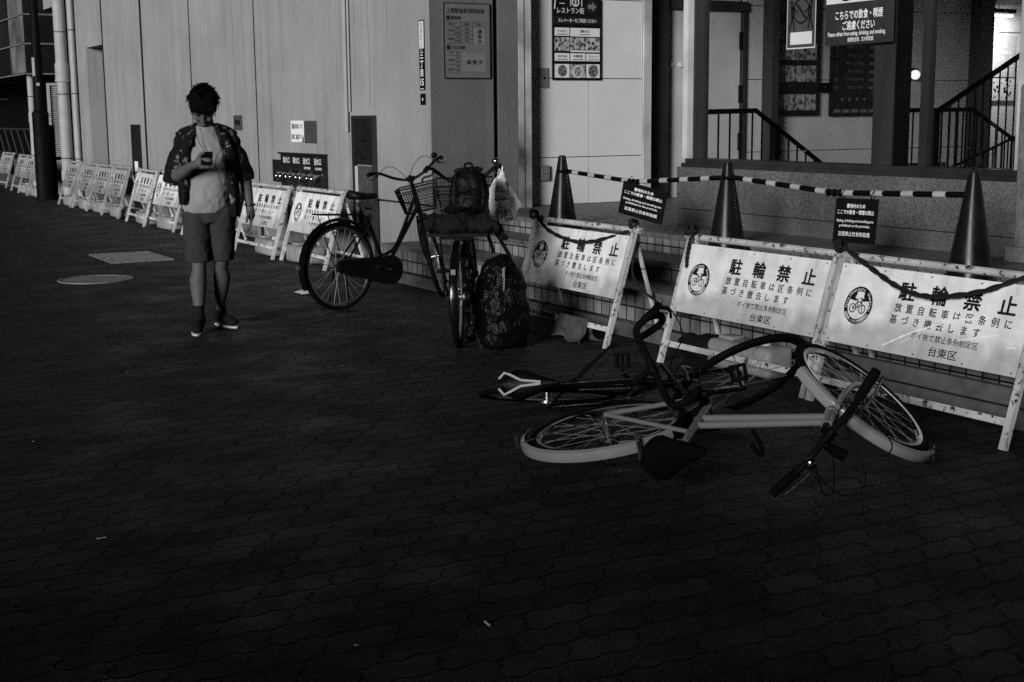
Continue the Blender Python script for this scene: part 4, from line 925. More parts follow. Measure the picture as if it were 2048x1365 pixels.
for i, (px, py, lb) in enumerate(((1.9, 7.9, "tiny white scrap on the paving below the man's feet"), (1.1, 6.4, 'tiny white scrap left of the paving centre'), (3.05, 7.45, 'tiny scrap on the paving between the man and the loaded bicycle'), (.2, 8.3, 'tiny scrap near the left edge of the paving'), (1.4, 3.38, 'flattened butt on the paving left of the cigarette butt'))):
    b = MB(); b.add([(-.007, -.005, .002), (.007, -.006, .005), (.008, .006, .002), (-.006, .006, .006)], [(0, 1, 2, 3)]); litter('paper_scrap', lb, 'litter', (px, py, 0), b, 'gpaper')
# ================================================================ BICYCLES  (local: x forward, y left, z up, rear axle over the origin)
def steer_fn(hb, ht, ang):
    hb = Vector(hb); ax = (Vector(ht) - hb).normalized(); R = Matrix.Rotation(ang, 3, ax)
    return lambda p: hb + R @ (p - hb)
def wheel(root, c, R, tr, xf, rim='dchrome', nsp=28, cog=False, hubw=.05):
    cx, cz = c
    b = MB(xf); b.tube([(cx, -hubw, cz), (cx, hubw, cz)], .012, 10); b.tube([(cx, -.028, cz), (cx, .028, cz)], .022, 12)
    if cog: b.tube([(cx, -.045, cz), (cx, -.032, cz)], .045, 16)
    w = b.build('wheel', M['dchrome'], root)
    b = MB(xf); b.ring((cx, 0, cz), R - tr, tr, 'y', 56, 10); b.build('tyre', M['rubber'], w)
    b = MB(xf); Ri = R - 2 * tr; b.shell([(Ri + .003, -.013), (Ri + .003, .013), (Ri - .012, .011), (Ri - .017, .004), (Ri - .017, -.004), (Ri - .012, -.011)], (cx, 0, cz), 0, 2 * pi, 56); b.build('rim', M[rim], w, 0)
    b = MB(xf)
    for k in range(nsp):
        a = 2 * pi * k / nsp; s = 1 if k % 2 else -1; a2 = a + (1.1 if (k // 2) % 2 else -1.1)
        b.tube([(cx + .024 * cos(a2), s * .026, cz + .024 * sin(a2)), (cx + (Ri - .015) * cos(a), s * .004, cz + (Ri - .015) * sin(a))],   .0012, 4, cap=False)
    b.tube([(cx + .3 * Ri, 0, cz - .9 * Ri), (cx + .32 * Ri, 0, cz - .98 * Ri)], .004, 5); b.build('spokes', M['spoke'], w, 0)
    return w
def guard(root, c, R, w, a0, a1, m, xf, stays=True):
    b = MB(xf); h = w / 2
    b.shell([(R - .012, -h), (R + .004, -h * .7), (R + .009, 0), (R + .004, h * .7), (R - .012, h), (R - .0135, h - .003), (R + .002, h * .62), (R + .006, 0), (R + .002, -h * .62), (R - .0135, -h + .003)], (c[0], 0, c[1]), rad(a0), rad(a1), 30)
    g = b.build('mudguard', M[m], root)
    if stays:
        b = MB(xf)
        for s in (-1, 1):
            a = rad(a1 - 35); b.tube([(c[0], s * .055, c[1]), (c[0] + R * cos(a), s * h, c[1] + R * sin(a))], .003, 5)
        b.build('guard_stay', M['dchrome'], g)
    return g
def cranks(root, bb, m, L=.165, a=0.5, ring=.09, nochain=False):
    b = MB(); x, z = bb
    b.tube([(x, -.07, z), (x, .07, z)], .018, 10)
    if ring: b.ring((x, -.045, z), ring, .006, 'y', 32, 6); 
    if ring:
        for k in range(5): an = 2 * pi * k / 5; b.tube([(x, -.047, z), (x + ring * cos(an), -.045, z + ring * sin(an))], .006, 6)
    for s in (-1, 1): b.tube([(x, s * .07, z), (x + s * L * cos(a), s * .085, z + s * L * sin(a))], [.013, .010], 8)
    c = b.build('crankset', M[m], root)
    for s in (-1, 1):
        px, pz = x + s * L * cos(a), z + s * L * sin(a); b = MB()
        for dx in (-.028, .028): b.box(px + dx - .007, px + dx + .007, min(s * .105, s * .175), max(s * .105, s * .175), pz - .010, pz + .010)
        b.box(px - .0209, px + .0209, min(s * .105, s * .115), max(s * .105, s * .115), pz - .006, pz + .006); b.box(px - .0209, px + .0209, min(s * .165, s * .175), max(s * .165, s * .175), pz - .006, pz + .006); b.tube([(px, s * .08, pz), (px, s * .17, pz)], .007, 6); b.build('pedal', M['rubber'], c, 0)
    return c
def saddle(root, c, L, W, m, post=None, tilt=0, stripe=None):
    b = MB(); x, z = c; n = 11; k = 12; vs = []; fs = []
    R = Matrix.Rotation(tilt, 3, 'Y')
    for i in range(n):
        t = i / (n - 1); w = W / 2 * (sqrt(max(0, 1 - (1 - t * 2.6) ** 2)) if t < .385 else (1 - .80 * ((t - .385) / .615) ** .75)); w = max(w, .012) * (1 if 0 < i < n - 1 else .6)
        h = .028 + .02 * (1 - t); zz = .012 * (1 - t) ** 2 * 2 + .008 * t
        for j in range(k):
            a = 2 * pi * j / k; p = R @ Vector((t * L - L * .45, w * cos(a), zz + h * sin(a) * (1 if sin(a) > 0 else .55))); vs.append(p + Vector((x, 0, z)))
    for i in range(n - 1):
        for j in range(k): fs.append((i * k + j, i * k + (j + 1) % k, (i + 1) * k + (j + 1) % k, (i + 1) * k + j))
    fs.append(tuple(range(k))[::-1]); fs.append(tuple((n - 1) * k + j for j in range(k))); b.add(vs, fs)
    s = b.build('saddle', M[m], root, 60)
    b = MB()
    for sy in (-1, 1): b.tube([(x - L * .3, sy * .03, z - .012), (x - L * .2, sy * .024, z - .04), (x + L * .15, sy * .022, z - .04), (x + L * .4, sy * .012, z - .005)], .0035, 6)
    if post: b.tube([(x - .01, 0, z - .04), (post[0], 0, post[1])], .0135, 10)
    b.build('seat_post', M['dchrome'], s)
    if stripe:
        b = MB()
        for sy in (-1, 1): b.tube([R @ Vector((q[0] * L - L * .45, sy * q[1] * W / 2, q[2])) + Vector((x, 0, z)) for q in ((.03, .30, .066), (.12, .66, .060), (.24, .52, .070), (.42, .18, .062), (.75, .05, .048))], .006, 6)
        b.build('pale_trim', M[stripe], s)
    return s
def tubes(root, name, m, segs, xf=None):
    b = MB(xf)
    for pts, r in segs: b.tube(pts, r, 12)
    return b.build(name, M[m], root)
# ---------------- A: standing city bicycle with basket
def city_bike():
    rt = thing('bicycle', 'black city bicycle with an empty wire basket standing beside the steps, front wheel turned away', 'bicycle', (3.95, 9.655, 0), 15)
    hb, ht = (.815, 0, .69), (.74, 0, .915); S = steer_fn(hb, ht, rad(45)); R = .335; L = .995; I = None; BBp = (.45, .275)
    wheel(rt, (0, R), R, .019, I, cog=True); wheel(rt, (L, R), R, .019, S)
    seg = [([(BBp[0], 0, BBp[1]), (.275, 0, .70)], .016), ([hb, ht], .019), ([(.79, 0, .745), (BBp[0] + .02, 0, BBp[1] + .03)], .016), (bez([(.765, 0, .83), (.63, 0, .57), (.545, 0, .44), (.47, 0, .40), (.405, 0, .385)], 6), .0135)]
    for s in (-1, 1): seg += [([(BBp[0] - .04, s * .04, BBp[1]), (0, s * .058, R)], .009), ([(.295, s * .02, .65), (0, s * .058, R)], .008)]
    tubes(rt, 'frame', 'bframe', seg)
    seg = [([(.815, 0, .69), (.822, 0, .665)], .022)]
    for s in (-1, 1): seg.append((bez([(.822, s * .03, .675), (.865, s * .052, .53), (.925, s * .056, .40), (L, s * .055, R)], 5), .010))
    tubes(rt, 'fork', 'bframe', seg, S)
    guard(rt, (0, R), .358, .055, 35, 205, 'bframe', None); guard(rt, (L, R), .356, .055, 30, 165, 'bframe', S)
    # chain case
    b = MB(); vs = []
    for k in range(15): a = rad(-100 + 200 * k / 14); vs.append((BBp[0] + .115 * cos(a), BBp[1] + .115 * sin(a)))
    for k in range(9): a = rad(95 + 170 * k / 8); vs.append((0 + .055 * cos(a), R + .055 * sin(a)))
    b.prism(vs, -.075, -.035); b.build('chain_case', M['black'], rt, 30)
    cranks(rt, BBp, 'dchrome', a=-.25, ring=0)
    saddle(rt, (.225, .835), .27, .20, 'black', (.285, .67))
    b = MB()
    for y in (-.065, -.022, .022, .065): b.tube([(-.19, y, .735), (.20, y, .715)], .005, 6)
    for x, z in ((-.19, .735), (0, .725), (.2, .715)): b.tube([(x, -.065, z), (x, .065, z)], .005, 6)
    for s in (-1, 1): b.tube([(-.14, s * .065, .73), (0, s * .06, R)], .004, 6); b.tube([(.2, s * .03, .715), (.285, s * .02, .63)], .004, 6)
    b.build('rear_rack', M['black'], rt)
    b = MB()
    for s in (-1, 1): b.tube(bez([(0, s * .065, R), (.0, s * .09, .2), (-.03, s * .14, .02), (-.06, s * .17, .0)], 5), .007, 6)
    b.tube(bez([(-.05, -.16, .01), (-.01, -.07, .025), (-.01, .07, .025), (-.05, .16, .01)], 5), .006, 6); b.build('centre_stand', M['black'], rt)
    b = MB(); b.box(-.386, -.372, -.02, .02, .34, .375); b.build('rear_reflector', M['greyp'], rt, 0)
    b = MB(S); b.tube([(.74, 0, .91), (.722, 0, .965)], .015, 10); b.tube([(.722, -.03, .965), (.722, .03, .965)], .02, 10); b.tube([(.722, 0, .965), (.69, 0, .985)], .012, 8)
    hbp = [(.70, 0, .965), (.715, .05, .968), (.71, .13, 1.00), (.68, .22, 1.055), (.62, .275, 1.065), (.55, .29, 1.055)]
    b.tube(bez([(x, -y, z) for x, y, z in hbp[::-1]] + hbp[1:], 5), .0115, 10); hd = b.build('handlebar', M['black'], rt)
    for s in (-1, 1):
        b = MB(S); b.tube([(.62, s * .277, 1.066), (.52, s * .292, 1.052)], .0165, 10); b.build('grip', M['rubber'], hd)
        b = MB(S); b.tube(bez([(.665, s * .235, 1.055), (.67, s * .255, 1.03), (.60, s * .30, 1.02), (.54, s * .31, 1.005)], 4), .006, 6); b.tube([(.66, s * .23, 1.06), (.675, s * .255, 1.035)], .012, 6); b.build('brake_lever', M['dchrome'], hd)
    b = MB(S); b.ball((.64, -.23, 1.095), (.026, .026, .022)); b.tube([(.64, -.23, 1.06), (.64, -.23, 1.09)], .008, 6); b.build('bell', M['black'], hd)
    b = MB(S)
    b.tube(bez([(.66, .25, 1.04), (.76, .15, 1.10), (.80, .05, 1.0), (.80, 0, .80), (.88, 0, .69)], 6), .0025, 5); b.tube(bez([(.66, -.25, 1.04), (.78, -.12, 1.12), (.84, .0, 1.02), (.83, .02, .85), (.79, .02, .72)], 6), .0025, 5); b.build('brake_cable', M['black'], hd)
    # wire basket on the fork side
    bk = basket(rt, S, .80, 1.08, .71, .92, .12, .155)
    return rt
def basket(rt, xf, x0, x1, z0, z1, wb, wt, solid=False):
    e = .07
    B = [(x0 + .02, -wb, z0), (x1 - .06, -wb, z0), (x1 - .06, wb, z0), (x0 + .02, wb, z0)]; T = [(x0 - .02, -wt, z1 - .02), (x1 + .02, -wt, z1 + .02), (x1 + .02, wt, z1 + .02), (x0 - .02, wt, z1 - .02)]
    B = [Vector(p) for p in B]; T = [Vector(p) for p in T]
    b = MB(xf); b.tube(T + [], .006, 6, True); b.tube(B, .005, 6, True); k = b.build('basket', M['black'], rt)
    b = MB(xf)
    for i in range(4):
        j = (i + 1) % 4; n = 15
        for q in range(n + 1): b.tube([B[i].lerp(B[j], q / n), T[i].lerp(T[j], q / n)], .0019, 4, cap=False)
        for q in range(1, 9): f = q / 9; b.tube([B[i].lerp(T[i], f), B[j].lerp(T[j], f)], .0017 if q != 7 else .004, 4, cap=False)
    for q in range(1, 14): f = q / 14; b.tube([B[0].lerp(B[1], f), B[3].lerp(B[2], f)], .0018, 4, cap=False); b.tube([B[0].lerp(B[3], f), B[1].lerp(B[2], f)], .0018, 4, cap=False)
    b.build('basket_mesh', M['bframe'], k, 0); return k
A = city_bike()
# ---------------- B: loaded bicycle seen from behind
def loaded_bike():
    rt = thing('bicycle', 'loaded black bicycle seen from behind with bundles on its rack and bags on its handlebar', 'bicycle', (3.93, 7.66, .0), 58.5)
    hb, ht = (.80, 0, .70), (.73, 0, .93); S = steer_fn(hb, ht, rad(4)); R = .325; L = 1.06; BBp = (.45, .275)
    wheel(rt, (0, R), R, .022, None, cog=True); wheel(rt, (L, R), R, .022, S)
    seg = [([(BBp[0], 0, BBp[1]), (.26, 0, .68)], .016), ([hb, ht], .019), ([(.78, 0, .75), BBp[:1] + (0,) + BBp[1:]], .018), ([(.76, 0, .83), (.38, 0, .42)], .014)]
    for s in (-1, 1): seg += [([(BBp[0], s * .04, BBp[1]), (0, s * .06, R)], .010), ([(.27, s * .03, .66), (0, s * .06, R)], .009)]
    tubes(rt, 'frame', 'bframe', seg)
    tubes(rt, 'fork', 'bframe', [(bez([(.80, s * .03, .68), (.88, s * .052, .52), (.97, s * .056, .39), (L, s * .055, R)], 5), .011) for s in (-1, 1)], S)
    guard(rt, (0, R), .348, .06, 25, 200, 'bframe', None); guard(rt, (L, R), .348, .06, 30, 170, 'bframe', S)
    b = MB(); vs = [(BBp[0] + .11 * cos(rad(-100 + 20 * k)), BBp[1] + .11 * sin(rad(-100 + 20 * k))) for k in range(11)] + [(.05 * cos(rad(95 + 17 * k)), R + .05 * sin(rad(95 + 17 * k))) for k in range(11)]
    b.prism(vs, -.08, -.045); b.build('chain_case', M['black'], rt, 30)
    cranks(rt, BBp, 'dchrome', a=1.2, ring=0)
    saddle(rt, (.20, .84), .25, .21, 'black', (.265, .66))
    b = MB()
    for y in (-.09, -.03, .03, .09): b.tube([(-.27, y, .715), (.15, y, .70)], .006, 6)
    for x in (-.27, -.06, .15): b.tube([(x, -.09, .715 - (x + .27) * .03), (x, .09, .715 - (x + .27) * .03)], .006, 6)
    for s in (-1, 1): b.tube([(-.2, s * .09, .71), (0, s * .066, R)], .005, 6)
    b.build('rear_rack', M['black'], rt)
    b = MB()
    for s in (-1, 1): b.tube(bez([(.0, s * .075, R), (-.01, s * .085, .22), (-.02, s * .11, .1), (-.05, s * .15, .0)], 5), .007, 6)
    b.tube([(-.03, -.13, .04), (-.03, .13, .04)], .005, 6); b.build('centre_stand', M['black'], rt)
    b = MB(); b.box(-.372, -.355, -.014, .014, .505, .537); b.build('rear_reflector', M['louver'], rt, 0)
    b = MB(S); b.tube([(.73, 0, .93), (.71, 0, 1.0)], .015, 10)
    hbp = [(.705, 0, 1.0), (.715, .06, 1.003), (.715, .13, 1.04), (.69, .205, 1.10), (.62, .24, 1.11), (.54, .25, 1.10)]
    b.tube(bez([(x, -y, z) for x, y, z in hbp[::-1]] + hbp[1:], 5), .012, 10); hd = b.build('handlebar', M['black'], rt)
    for s in (-1, 1):
        b = MB(S); b.tube([(.63, s * .24, 1.113), (.52, s * .252, 1.10)], .0175, 10); b.build('grip', M['rubber'], hd)
        b = MB(S); b.tube(bez([(.68, s * .20, 1.09), (.69, s * .22, 1.06), (.60, s * .27, 1.05), (.53, s * .275, 1.02)], 4), .007, 6); b.build('brake_lever', M['dchrome'], hd)
    b = MB(S); b.ball((.65, -.215, 1.145), (.028, .028, .022)); b.tube([(.65, -.215, 1.11), (.65, -.215, 1.14)], .01, 6); b.build('bell', M['chrome'], hd)
    b = MB(S); b.tube(bez([(.68, .2, 1.08), (.78, .14, 1.05), (.80, .05, .95), (.82, 0, .72)], 6), .003, 5); b.tube(bez([(.68, -.2, 1.08), (.80, -.14, 1.06), (.82, -.05, .95), (.83, 0, .72)], 6), .003, 5); b.build('brake_cable', M['black'], hd)
    basket(rt, S, .80, 1.14, .74, 1.0, .15, .20)
    return rt
B_ = loaded_bike()
def on_b(x, y, z): a = rad(58.5); return Vector((3.93 + x * cos(a) - y * sin(a), 7.66 + x * sin(a) + y * cos(a), z))
# rolled blanket and boards across the rack
b = MB(); secs = []; RY = Matrix.Rotation(rad(58.5), 3, 'Z') @ Matrix.Rotation(rad(90), 3, 'X')
for k in range(13):
    t_ = k / 12; secs.append((on_b(-.085 + .02 * sin(k * .9),   .175 - .40 * t_, .79 + .008 * sin(k * 1.3) - .02 * max(0, t_ - .8) * 5), .115 * (.75 if k in (0, 12) else 1) + .008 * sin(k * 2.2), .060 * (.7 if k in (0, 12) else 1) + .007 * cos(k * 1.7), RY))
b.loft(secs, 18)
b.loft([(on_b(-.12, -.20, .80), .05, .04, RY), (on_b(-.15, -.27, .77), .05, .045, RY), (on_b(-.15, -.30, .70), .035, .03)], 12)
bl = remesh(b, 'rolled_blanket', M['dcloth'], None, .007, 2, (.028, .05)); tag(bl, 'rolled dark blanket lying across the rack of the loaded bicycle', 'blanket')
t = thing('wooden_board', 'stack of thin dark boards under the blanket on the bicycle rack', 'boards', on_b(-.06, .03, .717), 58.5)
b = MB(); b.box(-.12, .14, -.22, .15, .0, .009); b.build('lower_board', M['black'], t, 0); b = MB(); b.box(-.10, .13, -.23, .13, .0105, .018); b.build('upper_board', M['black'], t, 0)
# backpack
bp = thing('backpack', 'black backpack with loose straps standing on the blanket of the loaded bicycle', 'backpack', on_b(.06, -.075, .845), 58.5); bp.scale = (.9, .88, .92)
b = MB()
b.loft([((0, 0, -.005), .06, .10), ((-.005, 0, .01), .085, .13), ((-.01, 0, .08), .10, .145), ((-.008, 0, .16), .098, .142), ((0, 0, .23), .082, .125), ((.01, 0, .275), .06, .095), ((.012, 0, .292), .03, .05)], 22)
b.loft([((-.08, 0, .02), .03, .08), ((-.09, 0, .045), .045, .10), ((-.092, 0, .12), .045, .098), ((-.085, 0, .165), .02, .06)], 16); remesh(b, 'pack_body', M['nylon'], bp, .007, 2, (.022, .055))
b = MB()
for s in (-1, 1): b.tube(bez([(-.06, s * .07, .28), (-.115, s * .085, .22), (-.125, s * .075, .12), (-.115, s * .05, .04), (-.09, s * .02, .0)], 6), .010, 6, flat=.4)
b.tube(bez([(-.03, -.03, .30), (-.03, -.02, .335), (-.03, .02, .335), (-.03, .03, .30)], 5), .008, 6); b.tube(bez([(-.12, .09, .16), (-.14, .03, .15), (-.13, -.01, .165)], 5), .006, 5); b.build('straps', M['rubber'], bp)
b = MB()
for s in (-1, 1): b.tube(bez([(-.095, s * .10, .06), (-.10, s * .105, .16), (-.075, s * .09, .25)], 5), .004, 5)
b.tube([(-.125, -.05, .13), (-.125, .05, .13)], .004, 5); b.build('zips', M['dchrome'], bp)
b = MB(); b.ball((.02, .02, .0), (.09, .12, .035)); b.ball((.0, -.06, .015), (.05, .07, .03)); o = remesh(b, 'glove_bundle', M['dcloth'], None, .009, 3, (.02, .04)); o.location = on_b(.10, -.07, 1.105); o.scale = (.7, .7, .7); o.rotation_euler = (0, 0, rad(58.5)); tag(o, 'dark bundled cloth lying on top of the black backpack', 'cloth')
# clear plastic bag hanging from the right grip
M['plastic'] = crinkle('clear_plastic', .9, .35, .5, 12, .014, (.78, 1.0))
pb = thing('plastic_bag', 'translucent plastic bag with a white face mask hanging from the right handlebar grip', 'bag', on_b(.55, -.265, 1.09), 58.5)
b = MB(); prof = [(.012, .0), (.02, -.03), (.045, -.07), (.075, -.13), (.085, -.2), (.088, -.27), (.08, -.31), (.03, -.325), (.001, -.33)]; vs = []; fs = []; sg = 28
for i, (r_, z) in enumerate(prof):
    for k in range(sg):
        a = 2 * pi * k / sg; rr = r_ * (1 + .14 * sin(4 * a + z * 26) + .09 * sin(9 * a - z * 31) + .06 * sin(15 * a)); vs.append((rr * .75 * cos(a), rr * 1.0 * sin(a) - .012 * sin(z * 14), z + .012 * sin(3 * a + z * 30) * (i > 1)))
for i in range(len(prof) - 1):
    for k in range(sg): fs.append((i * sg + k, (i + 1) * sg + k, (i + 1) * sg + (k + 1) % sg, i * sg + (k + 1) % sg))
b.add(vs, fs); b.build('bag_body', M['plastic'], pb, 60)
b = MB(); b.add([(-.05, -.02, -.05), (-.055, -.085, -.15), (-.03, -.125, -.225), (-.05, -.09, -.265), (-.045, -.02, -.2), (-.015, -.06, -.15)], [(0, 1, 5), (1, 2, 3, 5), (5, 3, 4), (0, 5, 4)]); b.build('loose_flap', M['plastic'], pb, 0)
b = MB(); b.ball((.0, 0.0, -.28), (.055, .085, .04)); remesh(b, 'bag_contents', M['gpaper'], pb, .01, 3, (.02, .04))
b = MB(); b.tube(bez([(.0, .0, -.02), (.02, .0, .01), (.0, 0, .03), (-.02, 0, .01), (0, 0, -.02)], 4), .006, 5); b.build('bag_handle', M['plastic'], pb)
fm_ = thing('face_mask', 'pleated white face mask hanging in front of the plastic bag', 'mask', on_b(.47, -.25, 1.055), 58.5)
b = MB(); n = 8; vs = []
for i in range(n + 1):
    for j in (0, 1): vs.append((-.02 - .012 * sin(i * 1.6), (-.045 if j else .035) * (.75 + .25 * i / n), -.012 - .145 * i / n))
b.add(vs, [(2 * i, 2 * i + 1, 2 * i + 3, 2 * i + 2) for i in range(n)]); b.build('mask_body', M['paper'], fm_, 60)
b = MB(); b.tube(bez([(-.03, .03, -.15), (-.03, .02, -.20), (-.03, -.02, -.205), (-.03, -.04, -.15)], 6), .0022, 5); b.tube(bez([(-.02, .02, -.02), (-.01, .0, .05), (-.02, -.02, -.02)], 6), .0022, 5); b.build('ear_loop', M['paper'], fm_)
# big black bag on the ground at the right of the loaded bicycle
bb = thing('black_bag', 'tall shiny black bag standing on the ground beside the loaded bicycle', 'bag', (4.17, 7.52, 0), 62)
b = MB()
b.loft([((0, 0, .005), .10, .13), ((0, 0, .02), .125, .158), ((.0, .0, .12), .135, .172), ((0, 0, .27), .132, .172), ((0, .005, .40), .118, .158), ((0, .01, .50), .092, .125), ((0, .015, .555), .06, .085), ((0, .02, .59), .028, .04)], 26)
bo = remesh(b, 'bag_body', M['bag'], bb, .009, 2, (.045, .10))
b = MB(); b.tube(bez([(-.10, -.015, .52), (-.125, -.012, .45), (-.135, -.008, .38)], 4), .005, 6); b.box(-.142, -.130, -.014, .0, .46, .52); b.build('zip', M['louver'], bb)
b = MB(); b.tube(bez([(-.02, .05, .60), (-.02, .08, .70), (-.01, .12, .78)], 4), .012, 6, flat=.4); b.tube(bez([(-.02, -.05, .58), (-.02, .03, .72), (-.01, .10, .80)], 4), .012, 6, flat=.4); b.build('strap', M['rubber'], bb)
sb = thing('seat_bag', 'crumpled dark plastic bag wedged between the loaded bicycle wheel and the black bag', 'bag', (4.06, 7.72, 0), 58); b = MB()
for k in range(7): b.ball((random.uniform(-.04, .04), random.uniform(-.02, .03), .08 + k * .075), (.05, .045, .06))
remesh(b, 'bag_body', M['bag'], sb, .01, 3, (.03, .04)); b = MB(); b.tube([(0, 0, .55), (0, .03, .66)], .008, 6); b.build('bag_neck', M['bag'], sb)

# ---------------- the two fallen bicycles
def pose(rt, t, rv):
    a = Vector(rv); ang = a.length; Mx = Matrix.Rotation(ang, 4, a.normalized()); Mx.translation = Vector(t); rt.matrix_world = Mx
def road_bike():
    rt = thing('bicycle', 'black racing bicycle with dropped handlebar lying on its side behind the pale one', 'bicycle')
    hb, ht = (.77, 0, .70), (.72, 0, .86); S = steer_fn(hb, ht, CQ[6]); R = .335; L = .98; BBp = (.40, .27)
    wheel(rt, (0, R), R, .013, None, 'black', 24, True); wheel(rt, (L, R), R, .015, S, 'black', 24)
    seg = [([(BBp[0], 0, BBp[1]), (.245, 0, .72)], .016), ([hb, ht], .019), ([(.755, 0, .75), (BBp[0], 0, BBp[1])], .020), ([(.727, 0, .83), (.25, 0, .70)], .0165)]
    for s in (-1, 1): seg += [([(BBp[0], s * .035, BBp[1]), (0, s * .06, R)], .009), ([(.255, s * .02, .68), (0, s * .06, R)], .0075)]
    fr_ = tubes(rt, 'frame', 'bframe', seg)
    b = MB(); b.box(.36, .60, -.0175, -.0165, .722, .734); b.box(.36, .60, .0165, .0175, .722, .734); b.build('frame_stripe', M['gink'], fr_, 0)
    tubes(rt, 'fork', 'bframe', [([(.77, 0, .70), (.778, 0, .675)], .022)] + [(bez([(.778, s * .028, .68), (.84, s * .05, .54), (.93, s * .054, .40), (L, s * .055, R)], 5), .010) for s in (-1, 1)], S)
    cranks(rt, BBp, 'black', a=1.35, ring=.095)
    saddle(rt, (.20, .905), .275, .145, 'black', (.245, .70), 0, 'gpaper')
    b = MB(S); b.tube([(.72, 0, .86), (.708, 0, .895)], .017, 12); b.tube([(.709, 0, .892), (.80, 0, .92)], .015, 10); b.tube([(.80, -.03, .92), (.80, .03, .92)], .021, 12); b.build('stem', M['black'], rt)
    b = MB(S); b.tube([(.7075, 0, .896), (.706, 0, .901)], .016, 14); b.build('stem_cap', M['chrome'], rt)
    b = MB(S); half = [(.80, 0, .92), (.80, .10, .92), (.805, .185, .92), (.86, .21, .918), (.905, .21, .895), (.915, .212, .85), (.885, .214, .80), (.83, .215, .785), (.77, .216, .785)]
    b.tube(bez([(x, -y, z) for x, y, z in half[::-1]] + half[1:], 4), .0155, 10); hd = b.build('handlebar', M['rubber'], rt)
    for s in (-1, 1):
        b = MB(S); b.tube(bez([(.86, s * .21, .925), (.92, s * .21, .935), (.955, s * .21, .955)], 4), [.018] * 4 + [.02] * 4 + [.016], 8) if False else b.tube([(.86, s * .21, .922), (.92, s * .21, .935), (.955, s * .21, .965)], [.017, .02, .014], 8); b.tube(bez([(.945, s * .21, .935), (.965, s * .205, .88), (.94, s * .20, .82)], 4), .006, 6); b.build('brake_lever', M['black'], hd)
        b = MB(S); b.tube([(.772, s * .216, .785), (.765, s * .216, .785)], .017, 12); b.ring((.764, s * .216, .785), .008, .004, 'x', 14, 6); b.build('bar_plug', M['chrome'], hd)
        b = MB(S); b.tube(bez([(.94, s * .21, .95), (1.0, s * .15, 1.0), (.98, s * .05, .93), (.84, s * .02, .80), (.80, 0, .69)], 6), .0028, 5); b.build('brake_cable', M['black'], hd)
    b = MB(); b.tube([(.12, .05, .32), (.20, .14, .28), (.30, .245, .23)], [.012, .009, .007], 6); b.tube([(.30, .245, .23), (.312, .258, .224)], .011, 8); b.obox((.13, .055, .31), .07, .05, .012, Matrix.Rotation(.5, 3, 'Z')); b.build('kickstand', M['black'], rt)
    b = MB(); b.tube(bez([(.52, .0, .47), (.50, .04, .50), (.56, .05, .56), (.63, .04, .60), (.62, -.04, .62), (.55, -.05, .57), (.49, -.04, .51), (.52, 0, .47)], 5), .004, 5); b.build('bottle_cage', M['dchrome'], rt)
    for cx_, cz_, X_ in ((.02, .68, None), (.86, .67, S)):
        b = MB(X_); b.tube([(cx_, -.03, cz_ + .03), (cx_ + .01, -.034, cz_ - .03)], .008, 6); b.tube([(cx_, .03, cz_ + .03), (cx_ + .01, .034, cz_ - .03)], .008, 6); b.tube([(cx_, -.03, cz_ + .03), (cx_, .03, cz_ + .03)], .008, 6); b.build('brake_caliper', M['dchrome'], rt)
    b = MB(); b.tube([(.02, -.055, R - .05), (.03, -.055, R - .16)], .012, 6); b.ring((.03, -.05, R - .06), .022, .005, 'y', 14, 6); b.ring((.03, -.05, R - .15), .022, .005, 'y', 14, 6); b.build('rear_derailleur', M['dchrome'], rt)
    b = MB(); b.tube([(0, -.048, R + .045), (BBp[0], -.045, BBp[1] + .095)], .004, 5); b.tube([(.03, -.048, R - .17), (BBp[0], -.045, BBp[1] - .095)], .004, 5); b.build('chain', M['black'], rt)
    pose(rt, CQ[:3], CQ[3:6]); return rt
